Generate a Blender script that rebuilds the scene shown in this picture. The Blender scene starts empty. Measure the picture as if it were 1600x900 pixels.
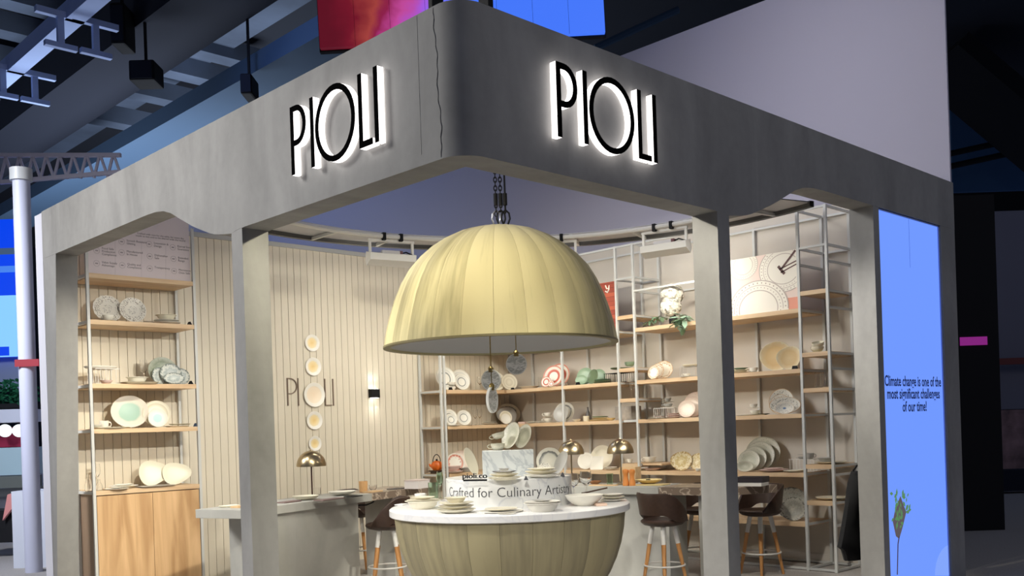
import bpy, bmesh, math, random
from mathutils import Vector, Matrix
random.seed(7)
PI = math.pi
SC = bpy.context.scene
COL = SC.collection

# ------------------------------------------------------------------ camera
CAM = Vector((-3.2646, -3.6564, 1.6))
YAW, ROLL, FPX, PCY = math.radians(44.17505), math.radians(-1.89857), 1512.3, 667.12
F_ = Vector((math.sin(YAW), math.cos(YAW), 0.0))
_r = Vector((math.cos(YAW), -math.sin(YAW), 0.0)); _u = _r.cross(F_)
R_ = math.cos(ROLL) * _r + math.sin(ROLL) * _u
U_ = -math.sin(ROLL) * _r + math.cos(ROLL) * _u
cam_d = bpy.data.cameras.new('camera'); cam = bpy.data.objects.new('camera', cam_d); COL.objects.link(cam)
cam.matrix_world = Matrix(((R_.x, U_.x, -F_.x, CAM.x), (R_.y, U_.y, -F_.y, CAM.y), (R_.z, U_.z, -F_.z, CAM.z), (0, 0, 0, 1)))
cam_d.sensor_fit = 'HORIZONTAL'; cam_d.sensor_width = 36.0
cam_d.lens = FPX / 1600 * 36.0
cam_d.shift_y = (PCY - 450) / 1600.0
cam_d.clip_end = 200
SC.camera = cam

# ------------------------------------------------------------------ world and exposure
w = bpy.data.worlds.new('hall_air'); SC.world = w; w.use_nodes = True
bg = w.node_tree.nodes['Background']; bg.inputs[0].default_value = (0.16, 0.20, 0.34, 1); bg.inputs[1].default_value = 0.30
SC.view_settings.view_transform = 'Standard'; SC.view_settings.look = 'None'
SC.view_settings.exposure = 0.0; SC.view_settings.gamma = 1.0; SC.view_settings.use_curve_mapping = False

# ------------------------------------------------------------------ large lights
def look(o, tgt):
    d = Vector(tgt) - o.location
    o.rotation_euler = d.to_track_quat('-Z', 'Y').to_euler()
def area(name, loc, tgt, sx, sy, power, col, spread=180):
    l = bpy.data.lights.new(name, 'AREA'); l.shape = 'RECTANGLE'; l.size = sx; l.size_y = sy; l.energy = power; l.color = col; l.spread = math.radians(spread)
    o = bpy.data.objects.new(name, l); COL.objects.link(o); o.location = loc; look(o, tgt); return o
def spot(name, loc, tgt, power, col, ang=90, blend=0.6, rad=0.06):
    l = bpy.data.lights.new(name, 'SPOT'); l.energy = power; l.color = col; l.spot_size = math.radians(ang); l.spot_blend = blend; l.shadow_soft_size = rad
    o = bpy.data.objects.new(name, l); COL.objects.link(o); o.location = loc; look(o, tgt); return o
WARM = (1.0, 0.945, 0.81); NEUT = (1.0, 0.96, 0.88)
# hall lamps, then unseen lamps added to lift single dark parts
area('hall_and_fill_light', (-6.5, 7.5, 7.3), (0, 3.4, 2.2), 3, 3, 165, (1.0, 0.98, 0.95), 62)
area('hall_and_fill_light', (2.0, -9.0, 9.0), (3.0, 0, 3.2), 4, 4, 150, (1.0, 0.97, 0.95))
area('hall_and_fill_light', (3.5, 13.0, 9.5), (6.6, 9.5, 5.0), 3, 3, 140, (0.40, 0.54, 1.0))  # added blue lamp that tints the neighbouring wall
area('hall_and_fill_light', (8.0, 22.0, 2.5), (9.0, 26.0, 11.0), 9, 9, 2000, (0.78, 0.87, 1.0))  # added unseen uplight that brightens the ceiling girders from below
area('hall_and_fill_light', (-3.0, 7.6, 5.6), (1.0, 9.4, 2.0), 1.5, 1.5, 130, (0.86, 0.90, 1.0), 90)  # added lamp that brightens the white post
area('hall_and_fill_light', (2.6, 1.0, 7.6), (6.7, 1.4, 4.9), 1.5, 1.5, 17, (0.95, 0.93, 1.0), 75)  # added above the stand to light the neighbouring wall past the fascia
spot('aisle_fill_spot', (-6.2, -6.0, 5.4), (1.9, 1.9, 0.1), 2600, (1.0, 0.96, 0.88), 18, 0.5, 0.2)  # narrow added spot that lifts the bowl base and low counters
# spotlights on the inner side of the fascia
spot('stand_spot', (0.40, 0.40, 3.62), (2.4, 2.2, 2.6), 190, (1.0, 0.90, 0.66), 56, 1.0, 0.12)
spot('stand_spot', (0.34, 2.0, 3.62), (2.2, 2.5, 2.5), 48, (1.0, 0.90, 0.68), 70, 1.0, 0.12)
spot('stand_spot', (0.62, 0.62, 3.62), (2.1, 1.9, 0.3), 110, WARM, 44, 0.9)
spot('stand_spot', (0.34, 4.6, 3.62), (6.2, 4.9, 0.5), 240, WARM, 64, 0.9)
spot('stand_spot', (0.34, 3.5, 3.62), (6.2, 2.6, 0.4), 240, WARM, 64, 0.9)
spot('stand_spot', (4.4, 0.34, 3.70), (5.0, 6.3, 0.6), 270, WARM, 64, 0.9)
spot('stand_spot', (4.1, 0.34, 3.70), (3.0, 6.3, 0.7), 430, WARM, 64, 0.9)
spot('stand_spot', (1.1, 0.34, 3.62), (0.85, 6.2, 1.6), 540, NEUT, 42, 0.9)
spot('stand_spot', (0.8, 0.34, 3.62), (1.5, 6.4, 0.9), 290, WARM, 34, 0.8)
spot('stand_spot', (1.3, 0.36, 3.62), (0.1, 2.3, 1.7), 420, (1.0, 0.93, 0.70), 62, 0.7)
spot('stand_spot', (0.36, 1.3, 3.62), (2.3, 0.1, 1.7), 420, (1.0, 0.93, 0.76), 62, 0.7)
spot('stand_spot', (2.7, 0.42, 3.60), (4.575, 0.1, 1.6), 240, NEUT, 60, 0.8)
spot('stand_spot', (0.42, 2.8, 3.60), (0.1, 5.75, 1.6), 420, (1.0, 0.93, 0.76), 50, 0.8)
spot('stand_spot', (0.36, 2.1, 3.60), (2.0, 4.5, 0.2), 200, WARM, 60, 0.9)
spot('stand_spot', (2.75, 0.36, 3.60), (4.6, 2.2, 0.2), 200, WARM, 50, 0.9)
area('dome_lamp', (2.385, 2.26, 3.15), (2.385, 2.26, 0.5), 0.5, 0.5, 11, WARM)

# ------------------------------------------------------------------ pixel to place helpers (photo frame 1600 x 900)
def ray(px, py): return F_ + R_ * ((px - 800) / FPX) - U_ * ((py - PCY) / FPX)
def at(px, py, ax, v):
    d = ray(px, py); i = 'xyz'.index(ax); return CAM + d * ((v - CAM[i]) / d[i])
def deep(px, py, dist): return CAM + ray(px, py) * dist
def depth(P): return (Vector(P) - CAM).dot(F_)
def proj(P):
    d = Vector(P) - CAM; z = d.dot(F_); return (800 + FPX * d.dot(R_) / z, PCY - FPX * d.dot(U_) / z)
def online(px, ax, v, z):
    py = 600.0
    for _ in range(4):
        P = at(px, py, ax, v); P.z = z; py = proj(P)[1]
    return P
def mpp(P): return depth(P) / FPX          # metres per pixel at a place

# ------------------------------------------------------------------ materials
def newmat(name):
    m = bpy.data.materials.new(name); m.use_nodes = True
    nt = m.node_tree; b = nt.nodes['Principled BSDF']; return m, nt, b
def rgb(r, g, b): 
    f = lambda c: ((c / 255 + 0.055) / 1.055) ** 2.4 if c > 10 else c / 255 / 12.92
    return (f(r), f(g), f(b), 1)
MATS = {}
def plain(name, col, rough=0.5, metal=0.0, spec=0.5, **kw):
    if name in MATS: return MATS[name]
    m, nt, b = newmat(name); b.inputs['Base Color'].default_value = col; b.inputs['Roughness'].default_value = rough; b.inputs['Metallic'].default_value = metal
    b.inputs['Specular IOR Level'].default_value = spec
    if kw.get('noise'):
        tc = nt.nodes.new('ShaderNodeTexCoord'); n = nt.nodes.new('ShaderNodeTexNoise'); n.inputs['Scale'].default_value = kw['noise']; n.inputs['Detail'].default_value = 6
        mp = nt.nodes.new('ShaderNodeMapping'); mp.inputs['Scale'].default_value = kw.get('stretch', (1, 1, 1))
        nt.links.new(tc.outputs['Object'], mp.inputs[0]); nt.links.new(mp.outputs[0], n.inputs['Vector'])
        cr = nt.nodes.new('ShaderNodeValToRGB'); a = kw.get('amt', 0.25)
        cr.color_ramp.elements[0].position = 0.3; cr.color_ramp.elements[1].position = 0.7
        cr.color_ramp.elements[0].color = tuple(c * (1 - a) for c in col[:3]) + (1,); cr.color_ramp.elements[1].color = tuple(min(1, c * (1 + a)) for c in col[:3]) + (1,)
        nt.links.new(n.outputs['Fac'], cr.inputs[0]); nt.links.new(cr.outputs[0], b.inputs['Base Color'])
        if kw.get('bump'):
            bp = nt.nodes.new('ShaderNodeBump'); bp.inputs['Strength'].default_value = kw['bump']; bp.inputs['Distance'].default_value = 0.01
            nt.links.new(n.outputs['Fac'], bp.inputs['Height']); nt.links.new(bp.outputs[0], b.inputs['Normal'])
    MATS[name] = m; return m
def emit(name, col, power):
    if name in MATS: return MATS[name]
    m, nt, b = newmat(name); b.inputs['Base Color'].default_value = (col[0]*.1, col[1]*.1, col[2]*.1, 1); b.inputs['Emission Color'].default_value = col; b.inputs['Emission Strength'].default_value = power; b.inputs['Roughness'].default_value = 0.5
    MATS[name] = m; return m
def glass(name, col=(1, 1, 1, 1), rough=0.02):
    if name in MATS: return MATS[name]
    m, nt, b = newmat(name); b.inputs['Base Color'].default_value = col; b.inputs['Roughness'].default_value = rough; b.inputs['Transmission Weight'].default_value = 1.0; b.inputs['IOR'].default_value = 1.35
    MATS[name] = m; return m
def wood(name, c1, c2, scale=1.0, axis='x', rough=0.5):
    if name in MATS: return MATS[name]
    m, nt, b = newmat(name)
    tc = nt.nodes.new('ShaderNodeTexCoord'); mp = nt.nodes.new('ShaderNodeMapping')
    s = {'x': (1.2, 16, 16), 'y': (16, 1.2, 16), 'z': (16, 16, 1.2)}[axis]; mp.inputs['Scale'].default_value = tuple(v * scale for v in s)
    n = nt.nodes.new('ShaderNodeTexNoise'); n.inputs['Scale'].default_value = 1.0; n.inputs['Detail'].default_value = 8; n.inputs['Distortion'].default_value = 0.9
    cr = nt.nodes.new('ShaderNodeValToRGB'); cr.color_ramp.elements[0].position = 0.32; cr.color_ramp.elements[1].position = 0.68
    cr.color_ramp.elements[0].color = c1; cr.color_ramp.elements[1].color = c2
    nt.links.new(tc.outputs['Object'], mp.inputs[0]); nt.links.new(mp.outputs[0], n.inputs['Vector']); nt.links.new(n.outputs['Fac'], cr.inputs[0]); nt.links.new(cr.outputs[0], b.inputs['Base Color'])
    bp = nt.nodes.new('ShaderNodeBump'); bp.inputs['Strength'].default_value = 0.15; bp.inputs['Distance'].default_value = 0.005
    nt.links.new(n.outputs['Fac'], bp.inputs['Height']); nt.links.new(bp.outputs[0], b.inputs['Normal'])
    b.inputs['Roughness'].default_value = rough; MATS[name] = m; return m
def concrete(name, col, amt=0.2, warm=None):
    if name in MATS: return MATS[name]
    m, nt, b = newmat(name)
    tc = nt.nodes.new('ShaderNodeTexCoord')
    n1 = nt.nodes.new('ShaderNodeTexNoise'); n1.inputs['Scale'].default_value = 1.1; n1.inputs['Detail'].default_value = 7; n1.inputs['Distortion'].default_value = 0.8
    mp = nt.nodes.new('ShaderNodeMapping'); mp.inputs['Scale'].default_value = (2.2, 2.2, 0.7); nt.links.new(tc.outputs['Object'], mp.inputs[0]); nt.links.new(mp.outputs[0], n1.inputs['Vector'])
    n2 = nt.nodes.new('ShaderNodeTexNoise'); n2.inputs['Scale'].default_value = 14; n2.inputs['Detail'].default_value = 6; nt.links.new(tc.outputs['Object'], n2.inputs['Vector'])
    mx = nt.nodes.new('ShaderNodeMath'); mx.operation = 'MULTIPLY_ADD'; mx.inputs[1].default_value = 0.22; nt.links.new(n2.outputs['Fac'], mx.inputs[0]); nt.links.new(n1.outputs['Fac'], mx.inputs[2])
    cr = nt.nodes.new('ShaderNodeValToRGB'); cr.color_ramp.elements[0].position = 0.38; cr.color_ramp.elements[1].position = 0.82
    cr.color_ramp.elements[0].color = tuple(c * (1 - amt) for c in col[:3]) + (1,); cr.color_ramp.elements[1].color = tuple(min(1, c * (1 + amt)) for c in (warm or col)[:3]) + (1,)
    nt.links.new(mx.outputs[0], cr.inputs[0]); nt.links.new(cr.outputs[0], b.inputs['Base Color']); b.inputs['Roughness'].default_value = 0.7
    bp = nt.nodes.new('ShaderNodeBump'); bp.inputs['Strength'].default_value = 0.2; bp.inputs['Distance'].default_value = 0.006
    nt.links.new(n2.outputs['Fac'], bp.inputs['Height']); nt.links.new(bp.outputs[0], b.inputs['Normal'])
    MATS[name] = m; return m
def marble(name, base, vein, scale=3.0, sharp=0.06, rough=0.25):
    if name in MATS: return MATS[name]
    m, nt, b = newmat(name); tc = nt.nodes.new('ShaderNodeTexCoord')
    n = nt.nodes.new('ShaderNodeTexNoise'); n.inputs['Scale'].default_value = scale; n.inputs['Detail'].default_value = 7; n.inputs['Distortion'].default_value = 1.6
    nt.links.new(tc.outputs['Object'], n.inputs['Vector'])
    cr = nt.nodes.new('ShaderNodeValToRGB'); e = cr.color_ramp.elements; e[0].position = 0.5 - sharp; e[0].color = base; e[1].position = 0.5 + sharp; e[1].color = base
    x = e.new(0.5); x.color = vein
    nt.links.new(n.outputs['Fac'], cr.inputs[0]); nt.links.new(cr.outputs[0], b.inputs['Base Color']); b.inputs['Roughness'].default_value = rough; MATS[name] = m; return m
def veneer(name, c1, c2, rough=0.45):
    """streaked metallic plaster in tall panels, each panel a little different"""
    m, nt, b = newmat(name); tc = nt.nodes.new('ShaderNodeTexCoord'); oi = nt.nodes.new('ShaderNodeObjectInfo')
    sx = nt.nodes.new('ShaderNodeSeparateXYZ'); nt.links.new(tc.outputs['Object'], sx.inputs[0])
    an = nt.nodes.new('ShaderNodeMath'); an.operation = 'ARCTAN2'; nt.links.new(sx.outputs['Y'], an.inputs[0]); nt.links.new(sx.outputs['X'], an.inputs[1])
    cx = nt.nodes.new('ShaderNodeCombineXYZ')
    for src, k, sock in ((an.outputs[0], 22.0, 'X'), (sx.outputs['Z'], 2.2, 'Y'), (oi.outputs['Random'], 60.0, 'Z')):
        mu = nt.nodes.new('ShaderNodeMath'); mu.operation = 'MULTIPLY'; mu.inputs[1].default_value = k; nt.links.new(src, mu.inputs[0]); nt.links.new(mu.outputs[0], cx.inputs[sock])
    n = nt.nodes.new('ShaderNodeTexNoise'); n.inputs['Scale'].default_value = 1.0; n.inputs['Detail'].default_value = 5; nt.links.new(cx.outputs[0], n.inputs['Vector'])
    ad = nt.nodes.new('ShaderNodeMath'); ad.operation = 'MULTIPLY_ADD'; ad.inputs[1].default_value = 0.62; nt.links.new(oi.outputs['Random'], ad.inputs[0]); nt.links.new(n.outputs['Fac'], ad.inputs[2])
    cr = nt.nodes.new('ShaderNodeValToRGB'); cr.color_ramp.elements[0].position = 0.35; cr.color_ramp.elements[1].position = 1.0; cr.color_ramp.elements[0].color = c1; cr.color_ramp.elements[1].color = c2
    nt.links.new(ad.outputs[0], cr.inputs[0]); nt.links.new(cr.outputs[0], b.inputs['Base Color']); b.inputs['Roughness'].default_value = rough
    MATS[name] = m; return m
def radial(name, stops, motif=None, mottle=None, rough=0.42, const=False):
    """glazed dish: colours by distance from the middle (unit radius), optional printed motif and mottled glaze"""
    if name in MATS: return MATS[name]
    m, nt, b = newmat(name); L = nt.links.new; tc = nt.nodes.new('ShaderNodeTexCoord'); sx = nt.nodes.new('ShaderNodeSeparateXYZ'); L(tc.outputs['Object'], sx.inputs[0])
    cx = nt.nodes.new('ShaderNodeCombineXYZ'); L(sx.outputs['X'], cx.inputs['X']); L(sx.outputs['Y'], cx.inputs['Y'])
    ln = nt.nodes.new('ShaderNodeVectorMath'); ln.operation = 'LENGTH'; L(cx.outputs[0], ln.inputs[0]); r = ln.outputs['Value']
    fac = r
    if mottle:
        n = nt.nodes.new('ShaderNodeTexNoise'); n.inputs['Scale'].default_value = mottle[1]; n.inputs['Detail'].default_value = 6; L(tc.outputs['Object'], n.inputs['Vector'])
        s = nt.nodes.new('ShaderNodeMath'); s.operation = 'SUBTRACT'; s.inputs[1].default_value = 0.5; L(n.outputs['Fac'], s.inputs[0])
        a = nt.nodes.new('ShaderNodeMath'); a.operation = 'MULTIPLY_ADD'; a.inputs[1].default_value = mottle[0]; L(s.outputs[0], a.inputs[0]); L(r, a.inputs[2]); fac = a.outputs[0]
    cr = nt.nodes.new('ShaderNodeValToRGB'); cr.color_ramp.interpolation = 'CONSTANT' if const else 'LINEAR'; e = cr.color_ramp.elements
    e[0].position = stops[0][0]; e[0].color = stops[0][1]; e[1].position = stops[-1][0]; e[1].color = stops[-1][1]
    for p_, c_ in stops[1:-1]: q = e.new(p_); q.color = c_
    L(fac, cr.inputs[0]); out = cr.outputs[0]
    for mo in (motif or []):
        r0, r1, colr, sc, thr = mo
        an = nt.nodes.new('ShaderNodeMath'); an.operation = 'ARCTAN2'; L(sx.outputs['Y'], an.inputs[0]); L(sx.outputs['X'], an.inputs[1])
        cv = nt.nodes.new('ShaderNodeCombineXYZ'); am = nt.nodes.new('ShaderNodeMath'); am.operation = 'MULTIPLY'; am.inputs[1].default_value = 0.9; L(an.outputs[0], am.inputs[0]); L(am.outputs[0], cv.inputs['X']); L(r, cv.inputs['Y'])
        vo = nt.nodes.new('ShaderNodeTexVoronoi'); vo.inputs['Scale'].default_value = sc; L(cv.outputs[0], vo.inputs['Vector'])
        lt = nt.nodes.new('ShaderNodeMath'); lt.operation = 'LESS_THAN'; lt.inputs[1].default_value = thr; L(vo.outputs['Distance'], lt.inputs[0])
        g0 = nt.nodes.new('ShaderNodeMath'); g0.operation = 'GREATER_THAN'; g0.inputs[1].default_value = r0; L(r, g0.inputs[0])
        g1 = nt.nodes.new('ShaderNodeMath'); g1.operation = 'LESS_THAN'; g1.inputs[1].default_value = r1; L(r, g1.inputs[0])
        m1 = nt.nodes.new('ShaderNodeMath'); m1.operation = 'MULTIPLY'; L(g0.outputs[0], m1.inputs[0]); L(g1.outputs[0], m1.inputs[1])
        m2 = nt.nodes.new('ShaderNodeMath'); m2.operation = 'MULTIPLY'; L(m1.outputs[0], m2.inputs[0]); L(lt.outputs[0], m2.inputs[1])
        mix = nt.nodes.new('ShaderNodeMix'); mix.data_type = 'RGBA'; L(m2.outputs[0], mix.inputs['Factor']); L(out, mix.inputs['A']); mix.inputs['B'].default_value = colr; out = mix.outputs['Result']
    L(out, b.inputs['Base Color']); b.inputs['Roughness'].default_value = rough; MATS[name] = m; return m

# ------------------------------------------------------------------ mesh helpers
class MB:
    def __init__(s): s.v = []; s.f = []
    def box(s, x0, x1, y0, y1, z0, z1):
        b = len(s.v); s.v += [(x, y, z) for z in (z0, z1) for y in (y0, y1) for x in (x0, x1)]
        s.f += [tuple(b + i for i in q) for q in ((0, 2, 3, 1), (4, 5, 7, 6), (0, 1, 5, 4), (2, 6, 7, 3), (0, 4, 6, 2), (1, 3, 7, 5))]; return s
    def bar(s, a, b_, wd, ht=None, up=(0, 0, 1)):
        a = Vector(a); b_ = Vector(b_); d = (b_ - a).normalized(); up = Vector(up)
        if abs(d.dot(up)) > 0.99: up = Vector((1, 0, 0))
        sd = d.cross(up).normalized(); u2 = sd.cross(d); ht = ht or wd; k = len(s.v)
        for P in (a, b_):
            for i, j in ((-1, -1), (1, -1), (1, 1), (-1, 1)): s.v.append(tuple(P + sd * (i * wd / 2) + u2 * (j * ht / 2)))
        s.f += [(k, k+3, k+2, k+1), (k+4, k+5, k+6, k+7)] + [(k+i, k+(i+1) % 4, k+4+(i+1) % 4, k+4+i) for i in range(4)]; return s
    def lathe(s, prof, seg=32, a0=0.0, a1=2 * PI, c=(0, 0, 0)):
        k = len(s.v); full = abs(a1 - a0 - 2 * PI) < 1e-6; n = seg if full else seg + 1; rows = []
        for r, z in prof:
            if r < 1e-6:
                rows.append([len(s.v)] * n); s.v.append((c[0], c[1], c[2] + z))
            else:
                rows.append(list(range(len(s.v), len(s.v) + n)))
                for i in range(n):
                    t = a0 + (a1 - a0) * i / seg; s.v.append((c[0] + r * math.cos(t), c[1] + r * math.sin(t), c[2] + z))
        for A, B in zip(rows, rows[1:]):
            for i in range(seg if full else seg):
                j = (i + 1) % n; q = []
                for x in (A[i], A[j], B[j], B[i]):
                    if x not in q: q.append(x)
                if len(q) > 2: s.f.append(tuple(q))
        return s
    def tube(s, pts, rad, seg=8, closed=False):
        pts = [Vector(p) for p in pts]; n = len(pts); k = len(s.v); rr = rad if isinstance(rad, (list, tuple)) else [rad] * n
        up = None
        for i, p in enumerate(pts):
            if closed: d = pts[(i + 1) % n] - pts[i - 1]
            else: d = pts[min(i + 1, n - 1)] - pts[max(i - 1, 0)]
            d = d.normalized() if d.length > 1e-9 else Vector((0, 0, 1))
            if up is None:
                up = Vector((0, 0, 1)) if abs(d.z) < 0.9 else Vector((1, 0, 0))
            sd = d.cross(up).normalized(); up = sd.cross(d).normalized()
            for j in range(seg):
                t = 2 * PI * j / seg; s.v.append(tuple(p + sd * (math.cos(t) * rr[i]) + up * (math.sin(t) * rr[i])))
        for i in range(n if closed else n - 1):
            a = k + i * seg; b_ = k + ((i + 1) % n) * seg
            for j in range(seg): s.f.append((a + j, a + (j + 1) % seg, b_ + (j + 1) % seg, b_ + j))
        if not closed:
            s.f.append(tuple(k + j for j in reversed(range(seg)))); s.f.append(tuple(k + (n - 1) * seg + j for j in range(seg)))
        return s
    def prism(s, poly, fn, d0, d1):
        """poly: 2D outline; fn(a, b, d) -> 3D point"""
        k = len(s.v); n = len(poly)
        for d in (d0, d1): s.v += [tuple(fn(a, b, d)) for a, b in poly]
        s.f += [tuple(k + i for i in reversed(range(n))), tuple(k + n + i for i in range(n))] + [(k + i, k + (i + 1) % n, k + n + (i + 1) % n, k + n + i) for i in range(n)]; return s
    def ringprism(s, outer, inner, fn, d0, d1):
        k = len(s.v); n = len(outer)
        for pl in (outer, inner):
            for d in (d0, d1): s.v += [tuple(fn(a, b, d)) for a, b in pl]
        o0, o1, i0, i1 = k, k + n, k + 2 * n, k + 3 * n
        for i in range(n):
            j = (i + 1) % n
            s.f += [(o0+i, o0+j, o1+j, o1+i), (i0+j, i0+i, i1+i, i1+j), (o0+j, o0+i, i0+i, i0+j), (o1+i, o1+j, i1+j, i1+i)]
        return s
    def mesh(s, name, smooth=False):
        me = bpy.data.meshes.new(name); me.from_pydata(s.v, [], s.f); me.update()
        bm = bmesh.new(); bm.from_mesh(me); bmesh.ops.recalc_face_normals(bm, faces=bm.faces); bm.to_mesh(me); bm.free()
        if smooth:
            me.polygons.foreach_set('use_smooth', [True] * len(me.polygons))
            try: me.set_sharp_from_angle(angle=math.radians(40))
            except Exception: pass
        return me
def mk(name, me, mat, parent=None, loc=None, rot=None, scale=None):
    o = bpy.data.objects.new(name, me); COL.objects.link(o)
    if mat is not None:
        if not me.materials: me.materials.append(mat)
        elif me.materials[0] is not mat:
            o.material_slots[0].link = 'OBJECT'; o.material_slots[0].material = mat
    if parent is not None: o.parent = parent
    if loc is not None: o.location = loc
    if rot is not None: o.rotation_euler = rot
    if scale is not None: o.scale = scale
    return o
def obj(name, mb, mat, parent=None, smooth=False, bev=0.0, **kw):
    o = mk(name, mb.mesh(name, smooth), mat, parent, **kw)
    if bev:
        md = o.modifiers.new('bevel', 'BEVEL'); md.width = bev; md.segments = 2; md.limit_method = 'ANGLE'
    return o
def tag(o, label, cat, group=None):
    o['label'] = label; o['category'] = cat
    if group: o['group'] = group
    return o
def struct(o, label=None):
    o['kind'] = 'structure'
    if label: o['label'] = label
    return o
def thing(name, label, cat, loc=(0, 0, 0), rz=0.0, group=None):
    o = bpy.data.objects.new(name, None); COL.objects.link(o); o.location = loc; o.rotation_euler = (0, 0, rz); o.empty_display_size = 0.1
    return tag(o, label, cat, group)
def text_mesh(body, size, extrude=0.002, align='CENTER', offset=0.0):
    cu = bpy.data.curves.new('lettering', 'FONT'); cu.body = body; cu.size = size; cu.extrude = extrude; cu.align_x = align; cu.offset = offset; cu.resolution_u = 3
    o = bpy.data.objects.new('lettering', cu); COL.objects.link(o)
    dg = bpy.context.evaluated_depsgraph_get(); me = bpy.data.meshes.new_from_object(o.evaluated_get(dg)); bpy.data.objects.remove(o); bpy.data.curves.remove(cu)
    me.materials.clear(); return me
def arc2(cx, cy, rx, ry, a0, a1, n): return [(cx + rx * math.cos(a0 + (a1 - a0) * i / n), cy + ry * math.sin(a0 + (a1 - a0) * i / n)) for i in range(n + 1)]

# ------------------------------------------------------------------ common materials
M_conc = concrete('grey_plaster', (0.27, 0.265, 0.255, 1), 0.22)
M_counter = concrete('counter_plaster', (0.42, 0.415, 0.38, 1), 0.12)
M_board = plain('cream_board', rgb(214, 205, 186), 0.55, noise=2.0, amt=0.03)
M_groove = plain('groove_grey', rgb(172, 163, 146), 0.8)  # darker grey of the backing seen between the boards
M_wallR = plain('taupe_wall', rgb(206, 199, 188), 0.6, noise=1.5, amt=0.04)
M_steel = plain('grey_steel', rgb(204, 205, 202), 0.4, 0.0)
M_white = plain('white_paint', rgb(226, 224, 218), 0.45)
M_black = plain('black_paint', (0.010, 0.010, 0.011, 1), 0.6, 0.0, 0.15)
M_shelf = wood('oak_shelf', rgb(204, 170, 132), rgb(226, 198, 160), 0.9, 'y')
M_shelfx = wood('oak_shelf_x', rgb(204, 170, 132), rgb(226, 198, 160), 0.9, 'x')
M_oak = wood('oak_door', rgb(182, 142, 98), rgb(222, 184, 138), 0.55, 'z')
M_brass = plain('brass', (0.46, 0.37, 0.23, 1), 0.3, 1.0)
M_glass = glass('clear_glass')
M_gold = plain('gold_wire', (0.45, 0.33, 0.12, 1), 0.3, 1.0)

# ================================================================== SETTING
fl = obj('floor', MB().box(-14, 26, -12, 34, -0.1, 0.0), plain('grey_carpet', rgb(168, 163, 158), 0.9, noise=60, amt=0.15)); struct(fl, 'grey carpet floor of the exhibition hall')
YB, XB, WT = 6.42, 6.50, 3.87
wl = obj('wall_left', MB().box(0.2, XB + 0.12, YB + 0.014, YB + 0.13, 0, WT), M_groove); struct(wl, 'cream wall of narrow vertical boards with fine grooves')
bw = 0.0925; nb = int((XB - 0.2) / bw)
bm_board = MB().box(0.002, bw - 0.003, 0, 0.0139, 0, WT - 0.11).mesh('board')
for i in range(nb): mk('board', bm_board, M_board, wl, loc=(0.2 + i * bw, YB, 0.06))
obj('capping', MB().box(0.2, XB, YB - 0.02, YB + 0.0135, WT - 0.05, WT), plain('cap_grey', rgb(170, 170, 168), 0.5), wl)
obj('skirting', MB().box(0.2, XB, YB - 0.008, YB + 0.0135, 0, 0.06), M_board, wl)
wr = obj('wall_right', MB().box(XB, XB + 0.1, 0.25, YB + 0.013, 0, WT), M_wallR); struct(wr, 'plain taupe back wall behind the steel shelving')
bs = obj('baseboard_right', MB().box(XB - 0.012, XB, 0.25, YB, 0.0, 0.10), plain('pale_skirting', rgb(205, 198, 188), 0.5)); struct(bs, 'pale baseboard along the taupe wall')
# neighbouring tall wall behind the stand
nw = obj('wall_neighbour', MB().box(6.72, 6.75, 0.19, 26, 0, 6.42), plain('lavender_wall', rgb(178, 176, 192), 0.7)); struct(nw, 'tall pale lavender wall rising behind the stand')

# ------------------------------------------------------------------ the concrete portal frame
frame = thing('portal_frame', 'large grey plastered portal frame with rounded corner and illuminated letters', 'portal frame')
ZT, ZB, ZA, TH, RC = 3.8, 3.0, 3.35, 0.20, 0.16
LY, LX = 6.045, 6.288
def smooth_prof(s, s_lo, s_hi):     # s-curve from the low soffit to the raised soffit
    pts = [(2.27, 3.0), (2.40, 2.985), (2.566, 3.006), (2.66, 3.023), (2.80, 3.073), (2.945, 3.126), (3.10, 3.195), (3.22, 3.25), (3.30, 3.288), (3.42, 3.325), (3.56, 3.345), (3.72, 3.35)]
    if s <= pts[0][0]: return ZB
    for (a, za), (b, zb) in zip(pts, pts[1:]):
        if s <= b: return za + (zb - za) * (s - a) / (b - a)
    return ZA
path = []   # (outer xy, inner xy, zbottom)
ss = [LY] + [4.6, 3.8] + [3.72 - i * 0.06 for i in range(25)] + [2.2, 1.5, 0.9, 0.5, TH + 0.01]
for s in ss: path.append(((0, s), (TH, max(s, TH)), smooth_prof(s, 0, 0)))
for i in range(0, 13):
    t = PI + (PI / 2) * i / 12; path.append(((RC + RC * math.cos(t), RC + RC * math.sin(t)), (TH, TH), ZB))
ss2 = [TH + 0.01, 0.5, 0.9, 1.5, 2.2] + [2.28 + i * 0.06 for i in range(25)] + [3.8, 4.575, 5.2, LX]
for s in ss2: path.append(((s, 0), (max(s, TH), TH), smooth_prof(s, 0, 0)))
mb = MB(); n = len(path)
for o_, i_, zb in path:
    mb.v += [(o_[0], o_[1], zb), (o_[0], o_[1], ZT), (i_[0], i_[1], ZT), (i_[0], i_[1], zb)]
for i in range(n - 1):
    for j in range(4): mb.f.append((4*i + j, 4*i + (j+1) % 4, 4*(i+1) + (j+1) % 4, 4*(i+1) + j))
mb.f += [(0, 1, 2, 3), tuple(4*(n-1) + j for j in (3, 2, 1, 0))]
obj('fascia', mb, M_conc, frame, smooth=True)
def column(poly_top, poly_bot, zt):
    m = MB(); m.v = [(x, y, 0) for x, y in poly_bot] + [(x, y, zt) for x, y in poly_top]; m.f = [(3, 2, 1, 0), (4, 5, 6, 7)] + [(i, (i+1) % 4, 4 + (i+1) % 4, 4 + i) for i in range(4)]; return m
rect = lambda x0, x1, y0, y1: [(x0, y0), (x1, y0), (x1, y1), (x0, y1)]
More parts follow.
